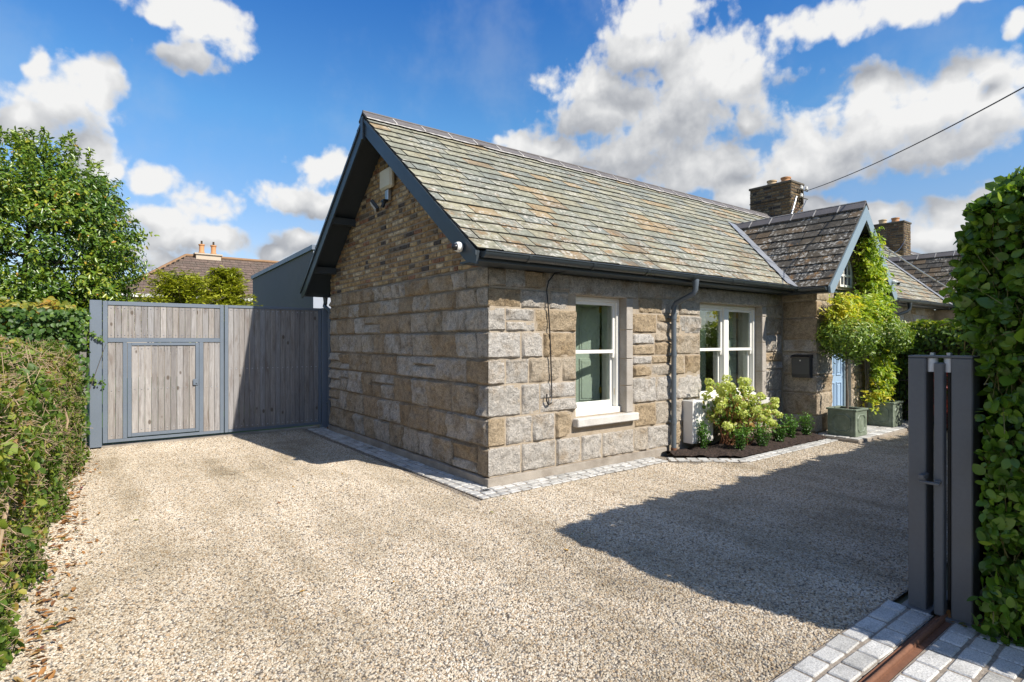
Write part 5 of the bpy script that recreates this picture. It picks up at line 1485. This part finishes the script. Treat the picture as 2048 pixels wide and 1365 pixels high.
# wisteria over the porch
def wisteria():
    t = thing('wisteria', 'lime and yellow wisteria climbing over the porch gable and down beside the door', 'climber', (7.95, -.72, 0))
    mb = MB()
    pts = [(.05, 0, 0), (.0, .02, .4), (.06, .0, .9), (.0, .0, 1.5), (.05, .0, 2.0), (-.05, .0, 2.5), (-.3, .0, 3.0), (-.5, 0, 3.5)]
    mb.tube(pts, [.035, .03, .028, .026, .024, .02, .015, .008], 7)
    mb.tube([(0, .0, 2.0), (-.5, .0, 2.2), (-1.0, .0, 2.25), (-1.5, .05, 2.1)], [.02, .018, .014, .008], 6)
    for q in range(4): mb.tube([(.05 * q - .05, .03, 0), (.04 * q + random.uniform(-.1, .1), .02, .7), (.1 - .06 * q, .01, 1.5)], .012, 5)
    mb.build('stems', 'bark', t)
    blobs = [  # x, z, half width, half height, count (world, on the porch front)
        (7.62, 3.40, .10, .22, 200), (7.66, 3.10, .20, .25, 420), (7.78, 2.82, .27, .28, 620), (7.95, 2.5, .36, .28, 850), (7.35, 2.28, .40, .20, 700), (6.80, 2.18, .36, .24, 650), (6.42, 2.12, .22, .28, 350),
        (7.9, 2.15, .52, .28, 1000), (8.35, 1.95, .34, .30, 600), (8.15, 1.55, .28, .34, 480), (8.12, 1.15, .22, .30, 380), (8.15, .85, .24, .30, 380), (8.0, .58, .22, .18, 230), (8.45, .95, .16, .3, 160)]
    LP = []; LN = []; LR = []; A = []; B = []
    for (bx, bz, hw, hh, n) in blobs:
        for k in range(int(n * .17)):
            a = random.uniform(0, 6.28); r = math.sqrt(random.random())
            o = Vector((bx + hw * r * math.cos(a) - 7.95, random.uniform(-.24, .06) * (1 if bz > 1.7 else .8), bz + hh * r * math.sin(a)))
            dr = Vector((random.uniform(-1, 1), random.uniform(-.9, -.1), random.uniform(-.9, .25))).normalized()
            ln = random.uniform(.14, .24)
            tip = o + dr * ln + Vector((0, 0, -.05))
            A.append(tuple(o)); B.append(tuple(tip))
            yel = random.gauss(0.54, .2) + (.3 if (bx < 6.9 or bz < .7) else 0)
            sd = dr.cross(Z_).normalized()
            for q in range(6):
                s = .25 + .15 * q
                for sgn in (-1, 1):
                    LP.append(o.lerp(tip, s) + sd * sgn * .012); LN.append((random.uniform(-.4, .4), -.55, .75)); LR.append(yel + random.gauss(0, .1))
    twigs('leaf_stalks', 'twig', t, A, B, .0016)
    leaves('leaves', 'wisteria_leaf', t, np.array([tuple(p) for p in LP]), np.array(LN), .075, .36, .9, .6, .12, R=np.clip(np.array(LR), 0, 1))
wisteria()

# ------------------------------------------------------------------ hedges
def hedge_box(x0, x1, y0, y1, h, dens, faces, bulge=.12, seed=0.0, scale=1.6, rnd=.25):
    """points and normals over the faces of a clipped hedge; faces from '-x +x -y +y top'"""
    P = []; Nn = []
    def put(n, fn, nrm):
        q = np.array([fn(*RNG.uniform(0, 1, 2)) for _ in range(n)]); P.append(q); Nn.append(np.repeat(np.array([nrm], float), n, 0))
    if '-x' in faces: put(int(dens * (y1 - y0) * h), lambda a, b_: (x0, y0 + a * (y1 - y0), b_ * h), (-1, 0, .15))
    if '+x' in faces: put(int(dens * (y1 - y0) * h), lambda a, b_: (x1, y0 + a * (y1 - y0), b_ * h), (1, 0, .15))
    if '-y' in faces: put(int(dens * (x1 - x0) * h), lambda a, b_: (x0 + a * (x1 - x0), y0, b_ * h), (0, -1, .15))
    if '+y' in faces: put(int(dens * (x1 - x0) * h), lambda a, b_: (x0 + a * (x1 - x0), y1, b_ * h), (0, 1, .15))
    if 'top' in faces: put(int(dens * (x1 - x0) * (y1 - y0)), lambda a, b_: (x0 + a * (x1 - x0), y0 + b_ * (y1 - y0), h), (0, 0, 1))
    P = np.concatenate(P); Nn = unit(np.concatenate(Nn))
    c = np.array([(x0 + x1) / 2, (y0 + y1) / 2, h])
    # round the shoulders
    over = np.maximum(0, P[:, 2] - (h - rnd)) / rnd
    for ax, a, b_ in ((0, x0, x1), (1, y0, y1)):
        for s_, e in ((1, a), (-1, b_)):
            near = np.maximum(0, 1 - np.abs(P[:, ax] - e) / rnd)
            k = near * over
            P[:, ax] += s_ * k * rnd * .45; P[:, 2] -= k * rnd * .30
    f = fbm(P, scale, seed, 3); f2 = fbm(P, scale * 3.5, seed + 5, 2)
    P = P + Nn * (bulge * f + bulge * .4 * f2 - .1 * RNG.uniform(0, 1, len(P)) ** 2)[:, None]
    P[:, 2] = np.maximum(P[:, 2], .02)
    return P, Nn, f

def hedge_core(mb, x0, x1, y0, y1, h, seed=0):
    """lumpy dark shell added well behind the leaves, standing for the shaded inside"""
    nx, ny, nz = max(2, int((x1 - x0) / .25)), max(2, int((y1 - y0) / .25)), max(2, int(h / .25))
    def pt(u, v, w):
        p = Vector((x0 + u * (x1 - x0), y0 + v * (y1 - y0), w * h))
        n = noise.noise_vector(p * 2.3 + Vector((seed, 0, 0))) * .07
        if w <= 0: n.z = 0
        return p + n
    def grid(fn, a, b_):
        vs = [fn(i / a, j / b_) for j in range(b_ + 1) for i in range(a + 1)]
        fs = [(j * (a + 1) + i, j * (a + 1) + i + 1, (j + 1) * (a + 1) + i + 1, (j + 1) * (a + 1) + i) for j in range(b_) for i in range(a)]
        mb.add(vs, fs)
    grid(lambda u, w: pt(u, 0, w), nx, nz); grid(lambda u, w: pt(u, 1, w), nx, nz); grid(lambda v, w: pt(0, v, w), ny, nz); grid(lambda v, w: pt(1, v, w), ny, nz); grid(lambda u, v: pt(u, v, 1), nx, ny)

# left: clipped bramble and hawthorn hedge, full of cut twig ends
def left_hedge():
    t = thing('mixed_hedge', 'clipped hedge of brambles and bare twig ends along the gravel opposite the gable', 'hedge', (-4.6, 1.0, 0))
    x0, x1, y0, y1, h = -1.2, .93, -4.5, 3.35, 1.55
    P, Nn, f = hedge_box(x0, x1, y0, y1, h, 2500, ('+x', 'top', '+y'), bulge=.15, seed=4.0, scale=1.3)
    # lean the face outward towards the camera end
    sh = np.clip((P[:, 1] - y0) / (y1 - y0), 0, 1)
    off = lambda q: (-.30 + .36 * q)
    P[:, 0] += off(sh)
    keep = RNG.uniform(0, 1, len(P)) < np.clip(.80 + .5 * f, .35, 1)
    P, Nn, f = P[keep], Nn[keep], f[keep]
    R = np.clip(.42 + .40 * fbm(P, 1.1, 9.0, 2) + .10 * (P[:, 2] / h) + RNG.normal(0, .2, len(P)), 0, 1)
    big = RNG.uniform(0, 1, len(P)) < .22
    leaves('leaves', 'bramble_leaf', t, P[~big], Nn[~big], .032, .62, 1.1, .2, .2, R=R[~big])
    leaves('bramble_leaves', 'bramble_leaf', t, P[big], Nn[big], .060, .75, .9, .2, .2, R=np.clip(R[big] - .1, 0, 1))
    n = 10500
    Q, Nq, _ = hedge_box(x0, x1, y0, y1, h, n / 20, ('+x', 'top', '+y'), bulge=.14, seed=4.0, scale=1.3)
    Q[:, 0] += off(np.clip((Q[:, 1] - y0) / (y1 - y0), 0, 1))
    d = unit(Nq + RNG.normal(0, .75, Q.shape))
    ln = RNG.uniform(.05, .20, (len(Q), 1))
    twigs('twig_ends', 'twig', t, Q - d * ln * .8, Q + d * ln * .35, .0028)
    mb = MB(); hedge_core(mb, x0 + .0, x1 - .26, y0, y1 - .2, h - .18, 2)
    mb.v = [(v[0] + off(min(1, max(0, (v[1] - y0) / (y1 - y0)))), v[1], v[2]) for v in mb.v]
    mb.build('dark_core', 'dark_twig', t)
    for k in range(7):
        s = MB(); y = -2.6 + k * .8 + random.uniform(-.3, .3); xx = .93 - .02 + off((y - y0) / (y1 - y0)) 
        s.tube([(xx - .15, y, 0), (xx - .05, y + .08, .35), (xx + .01, y + .02, .7), (xx - .08, y + .12, 1.1)], [.018, .016, .012, .008], 6); s.build('stem', 'twig', t)
left_hedge()

# right: big griselinia hedge with large glossy leaves
def right_hedge():
    t = thing('griselinia_hedge', 'tall dense hedge of large glossy rounded leaves behind the sliding gate', 'hedge', (5.0, -4.9, 0))
    x0, x1, y0, y1, h = -4.66, 4.5, -.75, .72, 2.62
    # the near end, finely leaved
    P, Nn, f = hedge_box(x0, x0 + 2.2, y0, y1, h, 2700, ('-x', '+y', 'top', '-y'), bulge=.075, seed=11.0, scale=1.9, rnd=.30)
    P2, N2, f2 = hedge_box(x0 + .12, x0 + 2.2, y0 + .1, y1 - .12, h - .1, 1300, ('-x', '+y', 'top'), bulge=.08, seed=3.0, scale=1.9, rnd=.30)
    P = np.concatenate([P, P2]); Nn = np.concatenate([Nn, N2])
    # growth hangs out a little over the parked gate above its top rail
    over = (P[:, 1] > y1 - .5) & (P[:, 2] > 1.5)
    P[over, 1] += .15 * np.clip((P[over, 2] - 1.45) / .4, 0, 1) * np.clip((2.6 - P[over, 2]) / .6, .0, 1)
    clear = ~((P[:, 1] > .72) & (P[:, 2] < 1.56))
    P, Nn = P[clear], Nn[clear]
    f3 = fbm(P, 3.2, 7.0, 2); k = f3 > -.34                       # gaps into the dark inside
    P, Nn, f3 = P[k], Nn[k], f3[k]
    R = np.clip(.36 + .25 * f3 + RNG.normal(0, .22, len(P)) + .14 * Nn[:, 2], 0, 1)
    big = RNG.uniform(0, 1, len(P)) < .16
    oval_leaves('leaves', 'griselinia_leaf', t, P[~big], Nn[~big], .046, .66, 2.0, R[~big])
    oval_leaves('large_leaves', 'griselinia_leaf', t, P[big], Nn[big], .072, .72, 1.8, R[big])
    n = len(P) // 12
    i = RNG.choice(len(P), n, replace=False)
    up = unit(np.array([0, 0, 1.0]) + RNG.normal(0, .45, (n, 3)) + Nn[i] * .3)
    twigs('twigs', 'green_twig', t, P[i] - Nn[i] * .06 - up * .14, P[i] - Nn[i] * .03 + up * .05, .0035)
    # shoots breaking the outline of the top
    S = P[(P[:, 2] > h - .25)]; S = S[RNG.choice(len(S), 70, replace=False)]
    LP = []; LN = []; A = []; B = []
    for s in S:
        hgt = random.uniform(.06, .2); A.append(s); B.append(s + np.array([random.uniform(-.04, .04), random.uniform(-.04, .04), hgt]))
        for q in range(7): LP.append(s + np.array([random.uniform(-.03, .03), random.uniform(-.03, .03), hgt * q / 6])); LN.append((random.uniform(-1, 1), random.uniform(-1, 1), .5))
    leaves('shoot_leaves', 'griselinia_leaf', t, np.array(LP), np.array(LN), .06, .7, .8, 0, .1, R=RNG.uniform(.5, 1, len(LP)))
    twigs('shoots', 'green_twig', t, np.array(A), np.array(B), .004)
    # the long run behind
    P, Nn, f = hedge_box(x0 + 2.1, x1, y0, y1 + .06, h, 520, ('+y', 'top', '-y'), bulge=.14, seed=11.0, scale=1.2, rnd=.40)
    leaves('far_leaves', 'griselinia_leaf', t, P, Nn, .12, .75, 1.0, .2, .10, R=np.clip(.45 + RNG.normal(0, .25, len(P)), 0, 1))
    mb = MB(); hedge_core(mb, x0 + .32, x1 - .2, y0 + .22, y1 - .28, h - .30, 7); mb.build('dark_core', 'dark_twig', t)
    for k in range(10):
        s = MB(); a = random.uniform(-.55, .6); s.tube([(x0 + .25, a, 0), (x0 + .2, a + random.uniform(-.1, .1), .8), (x0 + .12, a + random.uniform(-.2, .2), 1.6), (x0 + .1, a + random.uniform(-.3, .3), 2.3)], [.02, .016, .012, .006], 6); s.build('stem', 'twig', t)
right_hedge()

def beech_hedge():
    t = thing('beech_hedge', 'clipped beech hedge with a sunlit yellow top beyond the bay trees', 'hedge', (10.3, -1.6, 0))
    P, Nn, f = hedge_box(-1.1, .2, -1.9, 1.05, 1.95, 900, ('-x', '-y', 'top', '+y'), bulge=.07, seed=21.0, scale=2.0)
    R = np.clip(.35 + .3 * (P[:, 2] > 1.8) + RNG.normal(0, .18, len(P)), 0, 1)  # top leaves yellower: the sunlit top is put into their colour
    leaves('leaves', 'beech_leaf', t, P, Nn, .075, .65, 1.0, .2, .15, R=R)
    mb = MB(); hedge_core(mb, -.95, .1, -1.8, .95, 1.80, 4); mb.build('dark_core', 'dark_twig', t)
beech_hedge()
# low iron railing and copper leaved shrub in front of it
rl = thing('iron_railing', 'low black iron railing in front of the beech hedge', 'railing', (9.0, -.75, 0))
mb = MB(); mb.tube([(0, .25, .85), (0, -1.2, .85)], .014, 6); mb.tube([(0, .25, .25), (0, -1.2, .25)], .014, 6)
for k in range(15): mb.tube([(0, .25 - k * .1, 0), (0, .25 - k * .1, .95)], .009, 6)
mb.build('bars', 'black_plastic', rl)
rs = thing('copper_shrub', 'small copper leaved shrub glimpsed between the guide posts', 'shrub', (8.55, -1.75, 0))
P, d, f = ball_points(600, (0, 0, .62), .34, 1.7, .3, 2.0, .2)
P[:, 2] = np.maximum(P[:, 2], .1)
leaves('leaves', 'red_leaf', rs, P, d, .07, .6, 1.0); twigs('stems', 'dark_twig', rs, np.zeros((12, 3)) + RNG.normal(0, .03, (12, 3)), np.concatenate([RNG.normal(0, .2, (12, 2)), RNG.uniform(.6, 1.0, (12, 1))], 1), .008)

# ------------------------------------------------------------------ beyond the gate
bw = thing('garden_wall', 'grey block garden wall with pale coping behind the left hedge', 'wall', (0, 0, 0))
mb = MB(); mb.box(-10, -3.50, 5.50, 5.68, 0, 1.74); mb.build('wall', 'block_wall', bw)
mb = MB(); mb.box(-10, -3.49, 5.46, 5.72, 1.741, 1.82, c=.008); mb.build('coping', 'concrete', bw)
def ivy():
    t = thing('ivy', 'dark ivy growing over the wall end beside the pale gate post', 'climber', (-3.85, 5.36, 0))
    n = 3600
    u = RNG.uniform(-.75, .30, n); z = RNG.uniform(0, 1, n) ** .8 * 2.05
    y = -.10 - .22 * RNG.uniform(0, 1, n) ** 2
    P = np.stack([u + .05 * RNG.normal(0, 1, n), y + .06 * fbm(np.stack([u, z, z * 0], 1), 2.0, 1.0), z], 1)
    f = fbm(P, 2.4, 6.0, 2); k = f > -.35
    leaves('leaves', 'ivy_leaf', t, P[k], np.repeat([[.2, -1, .35]], k.sum(), 0), .062, .85, .9, .5, .1, R=np.clip(.4 + .3 * f[k] + RNG.normal(0, .2, k.sum()), 0, 1), width2=1.0)
    A = np.stack([RNG.uniform(-.7, .25, 40), np.full(40, -.08), np.zeros(40)], 1); B = A + np.stack([RNG.normal(0, .15, 40), np.zeros(40), RNG.uniform(.8, 1.9, 40)], 1)
    twigs('stems', 'bark', t, A, B, .007)
ivy()
def sprig(z, lab):
    t = thing('ivy_sprig', lab, 'climber', (-3.47, 5.34, z))
    n = 26; s = RNG.uniform(0, 1, n)
    P = np.stack([s * .17, np.full(n, -.02) + RNG.normal(0, .008, n), -.10 * s + RNG.normal(0, .02, n)], 1)
    leaves('leaves', 'ivy_leaf', t, P, np.repeat([[0, -1, .3]], n, 0), .04, .8, .8, .4, .1)
    twigs('stem', 'bark', t, np.array([[-.02, -.01, .02]]), np.array([[.18, -.02, -.11]]), .003)
sprig(1.72, 'sprig of ivy reaching across the upper part of the pale gate post'); sprig(1.06, 'sprig of ivy reaching across the middle of the pale gate post')
def creeper():
    t = thing('creeper', 'yellow and orange creeper tumbling over the garden wall', 'climber', (-4.6, 5.45, 1.6))
    n = 3600
    u = RNG.uniform(-1.5, .95, n); hh = .32 + .22 * fbm(np.stack([u, u * 0, u * 0], 1), 1.7, 3.0)
    P = np.stack([u, RNG.uniform(-.18, .35, n), .02 + RNG.uniform(0, 1, n) * (hh + .22)], 1)
    f = fbm(P, 2.0, 8.0, 2)
    R = np.clip(.52 - .45 * (P[:, 2] - .25) - .22 * u + .3 * f + RNG.normal(0, .18, n), 0, 1)
    leaves('leaves', 'creeper_leaf', t, P, np.repeat([[0, -.7, .8]], n, 0), .07, .7, 1.0, .4, .12, R=R)
    A = np.stack([RNG.uniform(-1.4, .9, 60), RNG.uniform(-.1, .3, 60), np.zeros(60)], 1)
    twigs('stems', 'twig', t, A, A + np.stack([RNG.normal(0, .25, 60), RNG.normal(0, .1, 60), RNG.uniform(.2, .5, 60)], 1), .004)
creeper()

def big_tree():
    t = thing('broadleaf_tree', 'dense green broadleaf tree with upright shoots behind the garden wall', 'tree', (-4.42, 9.2, 0))
    mb = MB()
    mb.tube([(0, 0, 0), (.03, 0, .8), (-.02, .02, 1.8), (0, 0, 2.8), (.05, 0, 3.8), (.03, 0, 5.0)], [.15, .13, .11, .09, .06, .02], 10)
    ends = []
    for k in range(46):
        a = random.uniform(0, 6.28); z = random.uniform(1.0, 4.4)
        R_ = 1.75 * math.sqrt(max(.08, 1 - ((z + .5 - 3.1) / 2.9) ** 2)) * random.uniform(.75, 1.0)
        e = Vector((R_ * math.cos(a), R_ * math.sin(a), z + random.uniform(.2, .8)))
        mb.tube([(0, 0, z), (e.x * .5, e.y * .5, z + (e.z - z) * .35), tuple(e)], [.045, .026, .008], 6); ends.append(e)
    mb.build('trunk', 'bark', t)
    # clumps of leaves around the ends of limbs, over an egg shaped crown
    LP = []; LN = []; LR = []
    for k in range(1050):
        d = unit(RNG.normal(0, 1, 3)); q = np.sign(d) * np.abs(d) ** .72
        c = np.array([q[0] * 1.66, q[1] * 1.6, 3.0 + q[2] * 2.1])
        s = RNG.uniform(.62, 1.0)
        c = np.array([c[0] * s, c[1] * s, 3.15 + (c[2] - 3.15) * s + .15 * math.sin(k)])
        if c[1] > .9 and RNG.uniform() < .6: continue
        r = RNG.uniform(.20, .36); n = int(80 * (r / .28) ** 2)
        q = unit(RNG.normal(0, 1, (n, 3))) * (r * RNG.uniform(.3, 1.0, (n, 1)) ** .6) * np.array([1, 1, .8])
        LP.append(c + q); LN.append(unit(q + d * .3) + np.array([0, -.1, .45])); LR.append(np.clip(RNG.normal(.42, .12) + RNG.normal(0, .17, n), 0, 1))
    # upright leader shoots above the outline
    for k in range(60):
        a = random.uniform(0, 6.28); rr = random.uniform(.1, 1.65)
        zb = 3.15 + 2.05 * math.sqrt(max(0, 1 - (rr / 1.75) ** 2)); zb = min(zb, 5.05); hgt = random.uniform(.25, .70) * (1.2 if rr < 1.2 else .9)
        n = int(60 * hgt / .5); s = RNG.uniform(0, 1, n)
        q = np.stack([rr * math.cos(a) * (1 + .08 * s) + RNG.normal(0, .05, n) * (1.15 - s), rr * math.sin(a) + RNG.normal(0, .05, n) * (1.15 - s), zb - .15 + s * hgt], 1)
        LP.append(q); LN.append(np.stack([RNG.normal(0, .7, n), RNG.normal(-.2, .7, n), np.full(n, .7)], 1)); LR.append(np.clip(RNG.normal(.55, .16, n), 0, 1))
    # side shoots on the right
    for k in range(60):
        z = random.uniform(1.9, 4.6); a = random.uniform(-2.2, .4); R_ = 1.72 * math.sqrt(max(.1, 1 - ((z - 3.15) / 2.05) ** 2))
        n = 40; s = RNG.uniform(0, 1, n); hgt = random.uniform(.12, .34)
        q = np.stack([R_ * math.cos(a) + s * hgt * math.cos(a) + RNG.normal(0, .05, n), R_ * math.sin(a) + s * hgt * math.sin(a) + RNG.normal(0, .05, n), z + s * hgt * .7], 1)
        LP.append(q); LN.append(np.stack([RNG.normal(0, .7, n), RNG.normal(-.2, .7, n), np.full(n, .7)], 1)); LR.append(np.clip(RNG.normal(.52, .2, n), 0, 1))
    leaves('crown', 'tree_leaf', t, np.concatenate(LP), np.concatenate(LN), .088, .40, .9, .1, .18, R=np.concatenate(LR))
big_tree()

def conifer(x, y, h, w, lab, seed):
    t = thing('conifer', lab, 'shrub', (x, y, 0), group='golden conifers behind the gate')
    mb = MB(); mb.tube([(0, 0, 0), (0.02, 0, h * .5), (0, 0, h * .97)], [.07, .05, .012], 7)
    LP = []; LN = []; LR = []
    for k in range(420):
        z = h * random.uniform(.45, 1.0); a = random.uniform(0, 6.28)
        r = w * (1 - .72 * ((z / h - .25) / .75) ** 1.6) * random.uniform(.55, 1.15)
        e = Vector((r * math.cos(a), r * math.sin(a), z + r * .35))
        if k % 3 == 0: mb.tube([(0, 0, z - .1), tuple(e)], [.016, .005], 5)
        n = 34; s = RNG.uniform(.25, 1.1, n); dirv = np.array([e.x, e.y, r * .45])
        sd = np.array([-math.sin(a), math.cos(a), 0]); wv = RNG.normal(0, .11, n) * (1.2 - s)
        q = dirv[None] * s[:, None] + sd[None] * wv[:, None] + np.stack([np.zeros(n), np.zeros(n), z - .05 - np.abs(wv) * .3 + RNG.normal(0, .015, n)], 1)
        LP.append(q); LN.append(np.repeat([[0, 0, 1.0]], n, 0)); LR.append(np.clip(s * .55 + RNG.normal(.05, .12, n), 0, 1))
    mb.build('trunk', 'bark', t)
    leaves('foliage', 'conifer_spray', t, np.concatenate(LP), np.concatenate(LN), .10, .28, .6, -.25, .1, R=np.concatenate(LR))
conifer(-1.85, 9.0, 2.98, 1.25, 'wide golden green conifer in front of the brown tiled roof', 1)
conifer(-.95, 9.3, 3.22, .9, 'golden green conifer with a taller tip, touching the grey extension', 2)

ext = thing('grey_extension', 'flat roofed dark grey rendered extension rising behind the gate', 'building', (0, 0, 0))
mb = MB(); mb.prism([(.5, 7.55, 0), (.5, 13.2, 0), (.5, 13.2, 3.46), (.5, 7.55, 3.62)], (6, 0, 0)); mb.build('wall', 'grey_render', ext)
mb = MB(); mb.box(.5, 6.5, 7.535, 7.549, 0, 3.61); mb.build('sunlit_face', 'sunlit_render', ext)  # thin sheet over the end, its sunlit look put into the colour
mb = MB(); mb.prism([(.46, 7.50, 3.621), (.46, 13.25, 3.46), (.46, 13.25, 3.56), (.46, 7.50, 3.725)], (6.1, 0, 0)); mb.build('parapet_cap', 'gate_steel', ext)

bh = thing('background_house', 'beige house with a hipped brown tile roof beyond the conifers', 'house', (0, 0, 0))
x0, x1, y0, y1, ze, zr = -2.6, 11.0, 24.0, 32.0, 3.62, 5.95
mb = MB(); mb.box(x0 + .5, x1 - .5, y0 + .5, y1 - .5, 0, ze); mb.build('wall', 'beige_render', bh)
mb = MB(); ym = (y0 + y1) / 2; hip = 3.2
R0 = Vector((x0 + hip, ym, zr)); R1 = Vector((x1 - hip, ym, zr))
E = [Vector((x0, y0, ze)), Vector((x1, y0, ze)), Vector((x1, y1, ze)), Vector((x0, y1, ze))]
mb.add([E[0], E[1], E[2], E[3], R0, R1], [(0, 1, 5, 4), (1, 2, 5), (2, 3, 4, 5), (3, 0, 4), (3, 2, 1, 0)])
rr = mb.build('roof', 'brown_tile', bh)
mb = MB()
Vs = (R0 - Vector((R0.x, y0, ze))); vl = Vs.length; Vs = Vs.normalized(); Nn = X_.cross(Vs).normalized()
slates(mb, Vector((0, y0, ze)), X_, Vs, Nn, vl, lambda v: (x0 + hip * v / vl, x1 - hip * v / vl), ex=.30, wd=.32, th=.03)
Vs2 = (R0 - Vector((x0, ym, ze))); vl2 = Vs2.length; Vs2 = Vs2.normalized(); N2 = Vs2.cross(Y_).normalized()
N2 = N2 if N2.z > 0 else -N2
slates(mb, Vector((x0, 0, ze)), Y_, Vs2, N2, vl2, lambda v: (y0 + (ym - y0) * v / vl2, y1 - (y1 - ym) * v / vl2), ex=.30, wd=.32, th=.03)
mb.build('tiles', ('brown_tile', 'slate_edge'), rr)
mb = MB(); mb.tube([tuple(E[0]), tuple(R0 + Z_ * .03), tuple(R1 + Z_ * .03), tuple(E[1])], .10, 6); mb.tube([tuple(E[3]), tuple(R0 + Z_ * .02)], .10, 6); mb.build('ridge_tile', 'terracotta_old', rr)
mb = MB(); mb.box(x0 - .02, x1 + .02, y0 - .05, y0 - .01, ze - .12, ze + .02); mb.box(x0 - .05, x0 - .021, y0 - .05, y1, ze - .22, ze + .02); mb.build('fascia', 'white_paint', bh)
mb = MB(); mb.box(-1.4, -.3, y0 + .44, y0 + .499, 2.3, 3.32); w_ = mb.build('window', 'white_paint', bh)
mb = MB(); mb.box(-1.33, -.37, y0 + .42, y0 + .4395, 2.37, 3.25); mb.build('pane', 'dark_glass', w_)
mb = MB(); mb.box(1.0, 2.15, 27.7, 28.4, 5.5, 6.05); mb.box(.93, 2.22, 27.63, 28.47, 6.051, 6.12); ch = mb.build('chimney', 'beige_render', bh)
for x in (1.3, 1.85):
    q = MB(); q.lathe([(.14, 0), (.15, .08), (.12, .12), (.12, .42), (.15, .44), (.15, .5), (.11, .5)], (x, 28.05, 6.12), 14); q.build('chimney_pot', 'terracotta', ch)
    q = MB(); q.tube([(x, 28.05, 6.62), (x, 28.05, 6.80)], .05, 6); q.build('cowl', 'dark_twig', ch)

# ------------------------------------------------------------------ fallen leaves
def litter():
    n = 480
    y = RNG.uniform(-2.8, 4.6, n); s = (y + 3.5) / 7.85
    x = -3.72 + .05 * s - .2 + .46 * s * .4 + np.abs(RNG.normal(0, .10, n)) + .06
    z = np.array([max(gravel_z(a, b_), 0) for a, b_ in zip(x, y)]) + .016
    o = leaves('leaf_litter', 'dead_leaf', None, np.stack([x, y, z], 1), np.repeat([[0, 0, 1.0]], n, 0), .05, .42, .5, 0, .2)
    o['kind'] = 'stuff'; o['label'] = 'brown and orange leaf litter along the foot of the bramble hedge'
    n = 260
    x = RNG.uniform(.36, 1.0, n) + 0; y = RNG.uniform(-4.5, -4.0, n)
    o = leaves('hedge_litter', 'dead_leaf', None, np.stack([x, y, np.full(n, .02)], 1), np.repeat([[0, 0, 1.0]], n, 0), .045, .5, .6, 0, .2)
    o['kind'] = 'stuff'; o['label'] = 'dead leaves gathered around the foot of the guide posts'
    n = 46
    x = RNG.uniform(-3.3, 2.4, n); y = RNG.uniform(-3.4, 2.6, n); k = ~((x > -.4) & (y > -.5))
    x, y = x[k], y[k]; z = np.array([gravel_z(a, b_) for a, b_ in zip(x, y)]) + .012
    o = leaves('scattered_leaves', 'shed_leaf', None, np.stack([x, y, z], 1), np.repeat([[0, 0, 1.0]], len(x), 0), .038, .45, .5, 0, .2)
    o['kind'] = 'stuff'; o['label'] = 'small shed leaves scattered over the open gravel'
litter()
